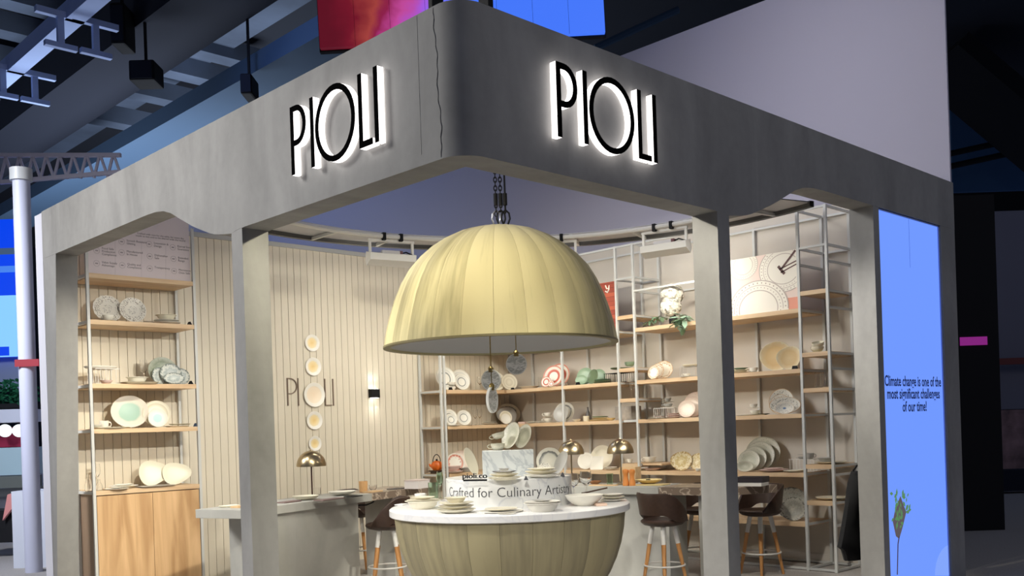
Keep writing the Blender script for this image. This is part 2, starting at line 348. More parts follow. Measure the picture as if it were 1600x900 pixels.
obj('column', column(rect(0.001, 0.198, 2.246, 2.392), rect(0.001, 0.198, 2.246, 2.392), 3.02), M_conc, frame)
obj('column', column(rect(2.269, 2.41, 0.001, 0.203), rect(2.269, 2.41, 0.001, 0.203), 3.02), M_conc, frame)
obj('column', column(rect(0.001, 0.198, 5.706, 6.044), rect(0.001, 0.198, 5.968, 6.044), 3.36), M_conc, frame)
obj('column', column(rect(4.576, 4.68, 0.001, 0.21), rect(4.576, 4.68, 0.001, 0.21), 3.36), M_conc, frame)
obj('column', column(rect(5.955, LX, 0.001, 0.21), rect(5.955, LX, 0.001, 0.21), 3.36), M_conc, frame)
mc = MB(); pts = []
for i in range(40):
    z = 3.79 - i * 0.02; pts.append((-0.0015, 0.185 + 0.006 * math.sin(i * 0.37) + 0.004 * math.sin(i * 1.31 + 1) - 0.0008 * i, z))
for a, b in zip(pts, pts[1:]): mc.bar(a, b, 0.004, 0.002)
obj('plaster_crack', mc, plain('crack_grey', (0.225, 0.22, 0.215, 1), 0.9), frame)
obj('plaster_joint', MB().box(-0.0015, 0.0005, 0.322, 0.326, 3.06, 3.795), plain('joint_grey', (0.36, 0.355, 0.34, 1), 0.9), frame)
eb = obj('trim_1', MB().box(0.0, 0.2, LY + 0.002, 6.236, 0, ZT - 0.01), plain('white_edge', rgb(214, 214, 224), 0.5)); struct(eb, 'white edge board at the left end of the stand')

# ------------------------------------------------------------------ lettering on the fascia
M_glow = emit('letter_glow', (1.0, 0.95, 0.93, 1), 2.6)
M_face = plain('black_acrylic', (0.004, 0.004, 0.004, 1), 0.8, 0.0, 0.0)
LH, SW = 0.416, 0.035
def letter_shapes(stroke=SW, wI=None, h=LH):
    """each letter: list of ('poly', pts) or ('ring', outer, inner); origin bottom-left, and its start along the word"""
    I = [('poly', [(0, 0), (stroke, 0), (stroke, h), (0, h)])]
    Lw = 0.125 * h / LH
    Ls = [('poly', [(0, 0), (Lw, 0), (Lw, stroke), (stroke, stroke), (stroke, h), (0, h)])]
    n = 36; rx, ry = 0.204 * h / LH, (h + 0.03 * h / LH) / 2
    O = [('ring', arc2(rx, h / 2, rx, ry, 0, 2 * PI, n)[:-1], arc2(rx, h / 2, rx - stroke, ry - stroke, 0, 2 * PI, n)[:-1])]
    bx, by = 0.172 * h / LH, 0.245 * h / LH; cy = h - by / 2
    out = [(stroke, h)] + [(stroke + 0.02 * h / LH, h)] + arc2(stroke + 0.03 * h / LH, cy, bx - stroke - 0.03 * h / LH, by / 2, PI / 2, -PI / 2, 16) + [(stroke, h - by)]
    inn = [(stroke, h - by + stroke)] + arc2(stroke + 0.03 * h / LH, cy, bx - 2 * stroke - 0.03 * h / LH, by / 2 - stroke, -PI / 2, PI / 2, 16) + [(stroke, h - stroke)]
    P = [('poly', [(0, 0), (stroke, 0), (stroke, h), (0, h)]), ('poly', out + inn)]
    return {'P': P, 'I': I, 'O': O, 'L': Ls}
def emit_shapes(mb, shapes, fn, d0, d1):
    for s in shapes:
        if s[0] == 'poly': mb.prism(s[1], fn, d0, d1)
        else: mb.ringprism(s[1], s[2], fn, d0, d1)
    return mb
shp = letter_shapes()
starts = [('P', 0.0), ('I', 0.220), ('O', 0.270), ('L', 0.712), ('I', 0.860)]
for side in ('left', 'right'):
    for ch, s0 in starts:
        if side == 'left': fn = lambda a, b, d, s0=s0: (-d, 1.512 - s0 - a, 3.188 + b)
        else: fn = lambda a, b, d, s0=s0: (0.662 + s0 + a, -d, 3.188 + b)
        e = obj('sign_letter', emit_shapes(MB(), shp[ch], fn, 0.010, 0.052), M_glow, frame)
        e['label'] = 'glowing white letter %s of the sign' % ch
        obj('letter_face', emit_shapes(MB(), shp[ch], fn, 0.0525, 0.056), M_face, e)

# ------------------------------------------------------------------ LED totem in the right-hand end of the frame
scr = thing('display_screen', 'tall portrait LED screen glowing light blue between the right-hand columns', 'screen', (0, 0, 0))
M_scr = emit('screen_blue', rgb(112, 152, 255), 1.0)
obj('display_panel', MB().box(4.69, 5.935, 0.022, 0.08, 0.02, 3.335), M_scr, scr)
obj('panel_seam', MB().box(5.311, 5.315, 0.0205, 0.0218, 2.9, 3.33), emit('seam_blue', rgb(70, 105, 200), 0.8), scr)
mbz = MB().box(4.681, 4.69, 0.012, 0.08, 0.02, 3.345).box(5.935, 5.954, 0.012, 0.08, 0.02, 3.345).box(4.681, 5.954, 0.012, 0.08, 3.335, 3.345)
obj('bezel', mbz, plain('bezel_blue', rgb(150, 170, 230), 0.3), scr)
obj('backing', MB().box(4.681, 5.954, 0.081, 0.2, 0.0, 3.35), M_black, scr)
M_scrtxt = emit('screen_text', rgb(28, 42, 88), 0.9)
for line, zc, wd in (('Climate change is one of the', 1.845, 1.17), ('most significant challenges', 1.735, 1.09), ('of our time!', 1.622, 0.50)):
    me = text_mesh(line, 0.16, 0.0005, offset=0.003)
    w0 = max(v.co.x for v in me.vertices) - min(v.co.x for v in me.vertices)
    o = mk('caption', me, M_scrtxt, scr, loc=(5.315, 0.0205, zc), rot=(PI / 2, 0, 0), scale=(wd / w0, 0.80, 1))
mbp = MB(); rnd = random.Random(3)
def sxz(px, py):
    P = at(px, py, 'y', 0.021); return P.x, P.z
stem = [sxz(1402, 898), sxz(1403, 850), sxz(1405, 838)]
for a, b in zip(stem, stem[1:]): mbp.bar((a[0], 0.0205, a[1]), (b[0], 0.0205, b[1]), 0.018, 0.001, up=(0, 1, 0))
obj('pictured_stem', mbp, emit('screen_stem', rgb(70, 58, 70), 0.9), scr)
fnS = lambda a, b, d: (a, 0.0215 - d, b)
hd = [sxz(*q) for q in ((1400, 838), (1395, 815), (1399, 795), (1407, 775), (1412, 790), (1416, 800), (1410, 825), (1405, 842))]
obj('pictured_seed_head', MB().prism(hd, fnS, 0, 0.001), emit('screen_seed', rgb(96, 88, 92), 0.9), scr)
mbl = MB()
for i in range(46):
    px = 1392 + rnd.random() * 30; py = 768 + rnd.random() * 55
    if px > 1410 and py > 800: continue
    cx, cz = sxz(px, py); k = 0.02 + rnd.random() * 0.02; t = rnd.random() * PI
    mbl.prism([(cx + k * math.cos(t), cz + k * math.sin(t)), (cx + k * .5 * math.cos(t + 1.6), cz + k * .5 * math.sin(t + 1.6)), (cx - k * math.cos(t), cz - k * math.sin(t)), (cx - k * .5 * math.cos(t + 1.6), cz - k * .5 * math.sin(t + 1.6))], fnS, 0.0012 + i * 1e-5, 0.0017 + i * 1e-5)
lv = obj('pictured_leaves', mbl, emit('screen_leaf', rgb(92, 140, 92), 0.9), scr); lv['kind'] = 'stuff'
hl = [sxz(1461, 899)] + [sxz(1486 - 25 * math.cos(t * PI / 2 / 8), 899 - 48 * math.sin(t * PI / 2 / 8)) for t in range(1, 9)] + [sxz(1486, 899)]
obj('pictured_hill', MB().prism(hl, fnS, 0, 0.001), emit('screen_hill', rgb(130, 165, 250), 1.0), scr)

# ------------------------------------------------------------------ ring truss with floodlights
RCX, RCY = 2.55, 2.10
def ringpt(R, a, z): return (RCX + R * math.cos(a), RCY + R * math.sin(a), z)
A0, A1, NA = math.radians(-17), math.radians(118), 48
truss = thing('ring_truss', 'curved white lighting rail with grey hoop running above the back of the stand', 'lighting rail', (RCX, RCY, 0))
L_ = lambda P: (P[0] - RCX, P[1] - RCY, P[2])
angs = [A0 + (A1 - A0) * i / NA for i in range(NA + 1)]
obj('rail_pipe', MB().tube([L_(ringpt(2.68, a, 3.70)) for a in angs], 0.025, 8), M_white, truss, smooth=True)
obj('hoop_band', MB().lathe([(3.24, 3.70), (3.30, 3.70), (3.30, 3.76), (3.24, 3.76), (3.24, 3.70)], NA, A0, A1), plain('dark_hoop', rgb(84, 84, 84), 0.5), truss)
obj('ring_panel', MB().lathe([(2.74, 3.742), (3.24, 3.742), (3.24, 3.752), (2.74, 3.752), (2.74, 3.742)], NA, A0, A1), plain('pale_ring_panel', rgb(196, 196, 200), 0.6), truss)
for i in range(3, NA, 5):
    a = angs[i]
    obj('cross_bar', MB().bar(L_(ringpt(2.68, a, 3.715)), L_(ringpt(3.27, a, 3.715)), 0.035, 0.03), M_steel, truss)
FLOOD = [(math.radians(77), 'white linear floodlight on the rail, left of the big dome', True), (math.radians(11), 'white linear floodlight on the rail, right of the big dome', True), (math.radians(53), 'added unseen linear floodlight on the rail behind the dome towards the corner', False), (math.radians(38), 'added unseen linear floodlight on the rail behind the dome towards the right wall', False)]  # last two are unseen, added behind the dome for more wall light
for a, lab, vis in FLOOD:
    c = ringpt(2.68, a, 3.70); t = thing('floodlight', lab, 'floodlight', c, a, 'linear floodlights on the ring rail')
    # local +X points outwards to the wall, Y along the rail
    hb = MB(); Lh = 0.27
    hb.prism([(0.03, -0.26), (0.02, -0.19), (0.14, -0.16), (0.17, -0.26), (0.14, -0.31)], lambda p_, q_, d: (p_ - 0.05, d, q_), -Lh, Lh)
    obj('housing', hb, M_white, t)
    for sg in (-1, 1):
        obj('bracket', MB().bar((0.03, sg * (Lh - 0.02), -0.22), (0.03, sg * (Lh - 0.02), -0.045), 0.025), M_white, t)
        cl = obj('clamp', MB().box(-0.03, 0.03, sg * 0.1 - 0.018, sg * 0.1 + 0.018, -0.045, 0.035), M_black, t)
    obj('yoke', MB().box(0.015, 0.045, -Lh, Lh, -0.055, -0.03), M_white, t)
    dr = obj('driver_box', MB().box(0.0, 0.05, -0.09, 0.12, -0.19, -0.15), plain('driver_silver', rgb(190, 186, 186), 0.4), t)
    obj('end_cap', MB().box(-0.003, 0.053, -0.12, -0.088, -0.192, -0.148), plain('maroon_cap', rgb(88, 38, 44), 0.5), dr)
    obj('cable', MB().tube([(0.02, -0.12, -0.17), (0.02, -0.17, -0.155), (0.02, -0.21, -0.17), (0.02, -0.25, -0.185)], 0.008, 6), M_black, t, smooth=True)
    obj('lens', MB().bar((0.108, -Lh + 0.03, -0.288), (0.108, Lh - 0.03, -0.288), 0.004, 0.02), emit('flood_lens', (1, 0.9, 0.75, 1), 3), t)
    dirv = Vector((math.cos(a), math.sin(a), 0)); pos = Vector(c) + dirv * 0.20 + Vector((0, 0, -0.33))
    area('floodlight_beam', pos, pos + dirv * 1.0 + Vector((0, 0, -0.75)), 0.5, 0.05, 12, (1.0, 0.95, 0.84)).rotation_euler[2] += 0

# ================================================================== DOME PENDANT AND ROUND TABLE
TC = Vector((2.405, 2.24, 0.0)); DC = Vector((2.385, 2.26, 0.0))
M_dome = veneer('gilded_plaster', rgb(146, 138, 102), rgb(206, 196, 152), 0.62)
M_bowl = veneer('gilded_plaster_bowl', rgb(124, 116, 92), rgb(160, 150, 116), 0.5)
dome = thing('dome_pendant', 'huge gilded dome pendant of tall curved panels hanging over the round table', 'pendant lamp', (DC.x, DC.y, 2.29))
dprof = [(0.975, 0.0), (0.962, 0.08), (0.94, 0.18), (0.912, 0.28), (0.872, 0.40), (0.82, 0.52), (0.75, 0.64), (0.66, 0.74), (0.56, 0.825), (0.45, 0.895), (0.33, 0.95), (0.20, 0.985), (0.06, 1.0)]
NP = 24
def gore(prof, th, da, lift):
    m = MB(); out = [(r + lift, z) for r, z in prof]; inn = [(max(r - th, 0.02), z - th * 0.3) for r, z in prof]
    m.lathe(out + inn[::-1] + [out[0]], 3, -da / 2, da / 2)
    # close the two long edges
    k = len(out)
    return m
def panel_mesh(prof, th, da, lift):
    """slightly bulging panel with closed edges"""
    m = MB(); na = 4; cols = []
    for i in range(na + 1):
        t = -da / 2 + da * i / na; bul = lift * (1 - (2 * i / na - 1) ** 2); c = []
        for r, z in prof:
            rr = r + bul; c.append(len(m.v)); m.v.append((rr * math.cos(t), rr * math.sin(t), z))
        for r, z in reversed(prof):
            rr = max(r - th, 0.015); c.append(len(m.v)); m.v.append((rr * math.cos(t), rr * math.sin(t), z - th * 0.35 if z > 0.5 else z))
        cols.append(c)
    K = len(cols[0])
    for A, B in zip(cols, cols[1:]):
        for j in range(K): m.f.append((A[j], A[(j+1) % K], B[(j+1) % K], B[j]))
    m.f.append(tuple(cols[0])); m.f.append(tuple(reversed(cols[-1]))); return m
pm = panel_mesh(dprof, 0.03, 2 * PI / NP * 0.992, 0.010).mesh('panel', True)
for i in range(NP): mk('panel', pm, M_dome, dome, rot=(0, 0, 2 * PI * (i + 0.4) / NP))
obj('inner_shell', MB().lathe([(r - 0.034, z - 0.004) for r, z in dprof[:-1]] + [(0, 0.985), (0, 0.975)] + [(r - 0.04, z - 0.012 if z > 0.3 else z + 0.002) for r, z in reversed(dprof[:-1])], 48), plain('dome_lining_grey', rgb(142, 140, 140), 0.7), dome, smooth=True)
obj('rim', MB().lathe([(0.93, -0.006), (0.989, -0.006), (0.989, 0.010), (0.93, 0.010), (0.93, -0.006)], 64), plain('rim_olive', rgb(120, 112, 80), 0.5), dome, smooth=True)
obj('crown_cap', MB().lathe([(0, 1.012), (0.09, 1.008), (0.10, 0.99), (0, 0.985)], 24), M_dome, dome, smooth=True)
def chain(name, label, px, z0, z1, link, mat, wire=0.006, solid=False):
    P = online(px, 'x', DC.x, z0) if False else None
    return None
def chain_at(px, zb, zt, kind, label):
    b = at(px, proj((DC.x, DC.y, zb))[1], 'x', DC.x); b = deep(px, proj((DC.x, DC.y, zb))[1], depth((DC.x, DC.y, 2))); b.z = zb
    t = thing('hoist_chain', label, 'chain', b, YAW * -1)
    if kind == 'chain':
        z = 0.12; i = 0
        ln = [(0.013 * math.cos(k * PI / 6), 0.0, 0.024 * math.sin(k * PI / 6)) for k in range(12)]
        me = MB().tube(ln, 0.005, 5, True).mesh('link', True)
        while z < zt - zb: mk('link', me, M_black, t, loc=(0, 0, z), rot=(0, 0, (i % 2) * PI / 2)); z += 0.036; i += 1
    else:
        obj('cable', MB().tube([(0, 0, 0.12), (0, 0, zt - zb)], 0.008, 8), M_black, t)
    obj('sleeve', MB().lathe([(0, 0.19), (0.018, 0.19), (0.018, 0.29), (0, 0.29)], 12), M_black, t, smooth=True)
    sh = obj('shackle', MB().tube([(0.016, 0, 0.02), (0.036, 0, 0.075), (0.03, 0, 0.12), (0.0, 0, 0.15), (-0.03, 0, 0.12), (-0.036, 0, 0.075), (-0.016, 0, 0.02)], 0.009, 6, True), plain('steel_bright', rgb(196, 196, 200), 0.25, 0.9) if kind == 'chain' and px < 780 else M_black, t, smooth=True)
    obj('eye_bolt', MB().tube([(0, 0, -0.02), (0, 0, 0.03)], 0.012, 6), M_steel, sh)
chain_at(776, 3.285, 4.6, 'chain', 'black hoist chain with bright steel shackle on the dome, leftmost of three')
chain_at(783.5, 3.285, 4.6, 'chain', 'black hoist chain on the dome, middle of three')
chain_at(790.5, 3.285, 4.6, 'cable', 'black steel hoist cable on the dome, rightmost of three')
# glass discs hanging under the dome
M_disc, _nt, _b = newmat('ripple_glass')
_tc = _nt.nodes.new('ShaderNodeTexCoord'); _mp = _nt.nodes.new('ShaderNodeMapping'); _mp.inputs['Scale'].default_value = (14, 14, 34); _n = _nt.nodes.new('ShaderNodeTexNoise'); _n.inputs['Scale'].default_value = 1.0; _n.inputs['Distortion'].default_value = 1.5; _cr = _nt.nodes.new('ShaderNodeValToRGB'); _cr.color_ramp.elements[0].position = .42; _cr.color_ramp.elements[1].position = .56; _cr.color_ramp.elements[0].color = rgb(206, 208, 202); _cr.color_ramp.elements[1].color = rgb(254, 254, 250)
_nt.links.new(_tc.outputs['Object'], _mp.inputs[0]); _nt.links.new(_mp.outputs[0], _n.inputs['Vector']); _nt.links.new(_n.outputs['Fac'], _cr.inputs[0]); _nt.links.new(_cr.outputs[0], _b.inputs['Base Color']); _b.inputs['Roughness'].default_value = .1; _b.inputs['Transmission Weight'].default_value = .15
def disc(px, py, r, dd, yaw, label):
    P = deep(px, py, depth(DC) + dd); t = thing('glass_disc_pendant', label, 'pendant', P, yaw, 'glass discs hanging under the dome')
    fnd = lambda a, b, d: (a, d, b)
    obj('disc', MB().prism(arc2(0, 0, r * .93, r * .93, 0, 2 * PI, 32)[:-1], fnd, -0.006, 0.006), M_disc, t)
    obj('disc_rim', MB().ringprism(arc2(0, 0, r, r, 0, 2 * PI, 32)[:-1], arc2(0, 0, r * .92, r * .92, 0, 2 * PI, 32)[:-1], fnd, -0.011, 0.011), plain('bright_rim', rgb(240, 240, 234), .3), t)
    obj('clip', MB().lathe([(0, r * .72), (0.02, r * .74), (0.024, r * 1.12), (0.012, r * 1.3), (0, r * 1.3)], 12), M_gold, t, smooth=True)
    obj('cord', MB().tube([(0, 0, r * 1.28), (0, 0, 2.42 - P.z + 0.3)], 0.004, 6), M_gold, t)
disc(807, 569, 0.088, -0.1, -YAW, 'round rippled glass disc hanging highest under the dome')
disc(767.5, 594, 0.092, 0.15, -YAW - 0.45, 'round rippled glass disc hanging left of the higher one')
disc(769, 625, 0.106, -0.25, -YAW + 1.2, 'rippled glass disc hanging lowest, turned nearly edge-on')

table = thing('round_table', 'round white-topped table on a gilded bowl-shaped base under the dome', 'table', TC)
RT = 1.01
obj('table_top', MB().lathe([(0, 0.95), (RT - 0.012, 0.95), (RT, 0.94), (RT, 0.892), (RT - 0.01, 0.885), (0, 0.885)], 96), marble('white_top', rgb(234, 233, 231), rgb(224, 224, 225), 2.0, 0.03), table, smooth=True)
bprof = [(0.36, 0.0), (0.46, 0.02), (0.57, 0.08), (0.67, 0.16), (0.76, 0.27), (0.83, 0.38), (0.885, 0.50), (0.925, 0.62), (0.95, 0.74), (0.965, 0.884)]
bpm = panel_mesh(bprof, 0.03, 2 * PI / NP * 0.992, 0.008).mesh('panel', True)
for i in range(NP): mk('panel', bpm, M_bowl, table, rot=(0, 0, 2 * PI * (i + 0.25) / NP))
obj('bowl_core', MB().lathe([(0, 0.0), (0.33, 0.0)] + [(r - 0.035, z) for r, z in bprof] + [(0, 0.884)], 48), plain('core_dark', rgb(70, 64, 50), 0.8), table, smooth=True)
# low curved plinth with slogan
M_pl = marble('plinth_marble', rgb(228, 228, 224), rgb(208, 209, 210), 2.2, 0.03)
DR = 0.53; ZP = 1.185
plinth = thing('curved_plinth', 'low round white marble plinth lettered with a slogan on the table', 'plinth', (TC.x, TC.y, 0.95))
obj('drum', MB().lathe([(0, 0), (DR, 0), (DR, ZP - 0.955), (DR - 0.005, ZP - 0.95), (0, ZP - 0.95)], 72), M_pl, plinth, smooth=True)
me = text_mesh('Crafted for Culinary Artistry', 0.10, 0.0006, offset=-0.0009)
xs = [v.co.x for v in me.vertices]; w0 = max(xs) - min(xs); tw = 1.27
a_c = math.atan2(-F_.y, -F_.x) + 0.02
for v in me.vertices:
    s = v.co.x / w0 * tw; h = v.co.y * 1.12; a = a_c + s / DR; r = DR + 0.001 + v.co.z
    v.co = (r * math.cos(a), r * math.sin(a), 0.098 + h)
mk('slogan', me, plain('slogan_grey', rgb(66, 66, 68), 0.5), plinth)
# display block on the plinth
blk = obj('display_block', MB().box(-0.215, 0.215, -0.12, 0.12, 0, 0.222), marble('block_marble', rgb(196, 200, 198), rgb(168, 173, 176), 1.6, 0.025), bev=0.003, loc=(TC.x + 0.02, TC.y + 0.02, ZP + 0.0005), rot=(0, 0, -YAW))
tag(blk, 'grey veined marble block standing on the white plinth', 'display block')
ZK = ZP + 0.2230

# ================================================================== SHELVING
XF, YF = 5.95, 5.95
TB = 0.028     # steel section
ZW, ZN = (2.74, 2.11, 1.64, 1.02, 0.50), (2.91, 2.27, 1.90, 1.107, 0.73)
STH = 0.045
def upright(t, x, y, z1=3.77, z0=0.0): return obj('upright', MB().box(x - TB/2, x + TB/2, y - TB/2, y + TB/2, z0, z1), M_steel, t)
def bay_x(name, label, y0, y1, levels, ups_f, ups_b, bars=(), cat='shelving', sidebars=(), wood_to=None):
    """bay on the right-hand wall: front face at XF, runs along y"""
    t = thing(name, label, cat, (0, 0, 0))
    xb = XB - 0.03
    for y in ups_f: upright(t, XF + TB/2, y)
    for y in ups_b: upright(t, xb, y)
    for z in levels:
        obj('shelf_board', MB().box(XF + 0.001, xb - TB/2 - 0.002, y0 + TB/2 + .001, y1 - TB/2 - .001, z - STH, z), M_shelf, t)
    for z in bars:
        for xx in (XF + TB/2, xb): obj('cross_bar', MB().bar((xx, y0 + TB/2, z), (xx, y1 - TB/2, z), TB * .8), M_steel, t)
    for z, yy in sidebars:
        obj('side_bar', MB().bar((XF + TB, yy, z), (xb - TB/2, yy, z), TB * .85), M_steel, t)
    return t
yA0, yB1, yB0, yD1, yD0 = 3.93, 3.93, 3.66, 1.47, 1.155
sb = lambda zs, ys: [(z, y) for z in zs for y in ys]
shA = bay_x('wall_shelving', 'long steel and oak shelf bay on the back wall behind the dome', yB1, 5.93, (2.74, 2.11, 1.64, 1.02), (4.87,), (5.91, 4.87), bars=(3.755,))
shB = bay_x('shelf_tower', 'narrow open steel shelf tower just right of the dome', yB0, yB1, (2.91, 2.27, 1.90, 1.107), (yB0, yB1), (yB0, yB1), bars=(3.755, 3.36), sidebars=sb((3.755, 3.36, 3.19, 2.72, 2.89, 2.25, 2.09, 1.88, 1.62, 1.09, 1.0), (yB0,)) + sb((3.36, 2.72, 2.09, 1.62), (yB1,)))
shC = bay_x('wall_shelving', 'long steel and oak shelf bay behind the middle right column', yD1, yB0, ZW, (), (2.30,), bars=(3.755, 0.02))
for xx in (XF + TB/2, XB - .03): obj('cross_bar', MB().bar((xx, 2.31, 3.19), (xx, yB0 - TB/2, 3.19), TB * .8), M_steel, shC)
shD = bay_x('shelf_tower', 'narrow open steel shelf tower at the right end beside the screen', yD0, yD1, ZN, (yD0, yD1), (yD0, yD1), bars=(3.755, 3.36, 0.02), sidebars=sb((3.755, 3.36, 3.19, 2.89, 2.72, 2.25, 2.09, 1.88, 1.62, 1.09, 1.0, 0.71, 0.48, 0.02), (yD0, yD1)))
# corner bay on the board wall
xe = 4.82
shK = thing('corner_shelving', 'steel and oak corner shelf bay on the cream boarded wall', 'shelving')
for y in (YF + TB/2, YB - 0.03): upright(shK, xe, y)
upright(shK, xe + 0.06, YF + TB/2)
for z in (2.11, 1.64, 1.02, 2.74):
    obj('shelf_board', MB().box(xe + 0.09, XF - 0.001, YF + 0.001, YB - 0.02, z - STH, z), M_shelfx, shK)
    obj('shelf_board', MB().box(XF + 0.002, XB - 0.06, 5.95, YB - 0.02, z - STH, z), M_shelfx, shK)
    obj('shelf_board', MB().box(xe + 0.016, xe + 0.089, YF + 0.03, YB - 0.05, z - STH, z), M_shelfx, shK)
    obj('side_bar', MB().bar((xe, YF + TB, z - 0.02), (xe, YB - 0.045, z - 0.02), TB), M_steel, shK)
# left bay with cabinet
XL0, XL1 = 0.375, 1.475
ZL = (3.24, 2.785, 2.16, 1.715)
shL = thing('wall_shelving', 'steel and oak shelf bay at the left end above a cabinet', 'shelving')
for x in (XL0, XL1):
    for y in (YF + TB/2, YB - 0.03): upright(shL, x, y, 3.80)
    for z in ZL + (1.11,): obj('side_bar', MB().bar((x, YF + TB, z - 0.022), (x, YB - 0.045, z - 0.022), TB), M_steel, shL)
for z in ZL: obj('shelf_board', MB().box(XL0 + TB/2 + .001, XL1 - TB/2 - .001, YF + 0.001, YB - 0.02, z - STH, z), M_shelfx, shL)
cab = thing('base_cabinet', 'oak base cabinet with two plain doors under the left shelves', 'cabinet', (0, 0, 0))
obj('cabinet_top', MB().box(XL0 + TB/2 + .001, XL1 - TB/2 - .001, YF + 0.001, YB - 0.02, 1.065, 1.11), M_shelfx, cab)
obj('body', MB().box(XL0 + 0.017, XL1 - 0.016, YF + 0.03, YB - 0.05, 0.0, 1.064), wood('oak_body', rgb(128, 106, 88), rgb(150, 126, 104), 0.6, 'z'), cab)
xm = 0.5 * (XL0 + XL1) + 0.03
obj('door', MB().box(XL0 + 0.022, xm - 0.002, YF + 0.008, YF + 0.029, 0.06, 1.055), M_oak, cab)
obj('door', MB().box(xm + 0.002, XL1 - 0.02, YF + 0.008, YF + 0.029, 0.06, 1.055), M_oak, cab)

# ------------------------------------------------------------------ posters
M_ink = plain('poster_ink', rgb(120, 106, 114), 0.7)
def poster_text(parent, txt, loc, h, rot, wmax=None, mat=M_ink, align='LEFT'):
    me = text_mesh(txt, h, 0.0003, align); o = mk('print', me, mat, parent, loc=loc, rot=rot)
    if wmax:
        w0 = max(v.co.x for v in me.vertices) - min(v.co.x for v in me.vertices); o.scale = (wmax / w0, 1, 1)
    return o
po = thing('info_poster', 'pale pink info board with rows of icons and small text on the left shelf', 'poster', (0, 0, 0))
YP = 5.995
obj('board', MB().box(XL0 + 0.03, XL1 - 0.018, YP, YP + 0.02, 3.2405, 3.93), plain('pale_pink_board', rgb(232, 220, 222), 0.6), po)
def lp(px, py):
    P = at(px, py, 'y', YP - 0.001); return P
cells = [(143, 391, ('Food Safe', 'Production', 'Compliance')), (143, 411, ('Value Supply', 'Advantage')), (182, 377, ('Scratch Resistant', 'Glazing')), (182, 394, ('Manufactured', 'In House')), (183, 414, ('Quality and', 'Compliance')), (225, 381, ('Innovation &', 'Design')), (226, 400, ('Dishwasher', 'Safe')), (226, 419, ('Transparency',)), (262, 386, ('Eternal Stock', 'Guarantee')), (263, 404, ('Extended', 'Range')), (264, 423, ('Microwave and', 'Oven Safe'))]
fnP = lambda a, b, d: (a, YP - 0.0005 - d, b)
mi = MB(); ml = MB()
for px, py, lines in cells:
    P = lp(px + 8, py + 0.5); mi.ringprism(arc2(P.x, P.z, 0.030, 0.030, 0, 2*PI, 20)[:-1], arc2(P.x, P.z, 0.0275, 0.0275, 0, 2*PI, 20)[:-1], fnP, 0, 0.0006)
    mi.prism([(P.x - .014, P.z - .006), (P.x + .014, P.z - .006), (P.x + .014, P.z + .006), (P.x - .014, P.z + .006)], fnP, 0, 0.0006)
    for k, s in enumerate(lines): poster_text(po, s, (P.x + 0.05, YP - 0.001, P.z + 0.008 - k * 0.029 + (0.012 if len(lines) > 2 else 0)), 0.030, (PI/2, 0, 0))
obj('icons', mi, plain('icon_grey', rgb(168, 156, 162), 0.7), po)['kind'] = 'stuff'
for a, b in (((180, 372), (180, 431)), ((221, 378), (221, 434)), ((259, 384), (259, 437))):
    A = lp(*a); B = lp(*b); ml.bar((A.x, YP - .0008, A.z), (B.x, YP - .0008, B.z), 0.0025, 0.0006, up=(0, 1, 0))
obj('grid_lines', ml, plain('grid_pale', rgb(206, 194, 198), 0.7), po)
for k, (a, b) in enumerate((((214, 362.5), (287, 370.5)), ((212, 366), (289, 375)))):
    A = lp(*a); B = lp(*b); poster_text(po, ('Crafted with care for the table, for every day', 'made to last and to be shared with the world')[k], (A.x, YP - .001, A.z - 0.02), 0.026, (PI/2, 0, 0), B.x - A.x)
# pink plate poster
pp = thing('plate_poster', 'pink poster picturing ornate white plates with cutlery on the right shelf', 'poster', (0, 0, 0))
XP = XF + 0.03
zt = at(1247, 389, 'x', XP).z; y0p, y1p = yD1 + 0.03, 2.62
obj('board', MB().box(XP, XP + 0.02, y0p, y1p, 2.741, zt), plain('blush_board', rgb(240, 218, 208), 0.6), pp)
rp = lambda px, py: at(px, py, 'x', XP - 0.001)
fnQ = lambda a, b, d: (XP - 0.0004 - d, a, b)
def clip(poly):
    for ax, v, sg in ((0, y0p, 1), (0, y1p, -1), (1, 2.742, 1), (1, zt, -1)):
        out_ = []
        for i_ in range(len(poly)):
            A, B = poly[i_ - 1], poly[i_]; ia, ib = (A[ax] - v) * sg >= 0, (B[ax] - v) * sg >= 0
            if ia != ib:
                f_ = (v - A[ax]) / (B[ax] - A[ax]); out_.append((A[0] + f_ * (B[0] - A[0]), A[1] + f_ * (B[1] - A[1])))
            if ib: out_.append(B)
        poly = out_
    return poly
inside = lambda q: y0p < q[0] < y1p and 2.742 < q[1] < zt
zs = rp(1250, 463).z
obj('salmon_band', MB().prism([(y0p, 2.742), (y1p, 2.742), (y1p, zs), (y0p, zs)], fnQ, 0, 0.0004), plain('salmon', rgb(236, 160, 136), 0.6), pp)
M_pw = plain('print_white', rgb(246, 240, 228), 0.6); M_pg = plain('print_grey', rgb(196, 182, 172), 0.6)
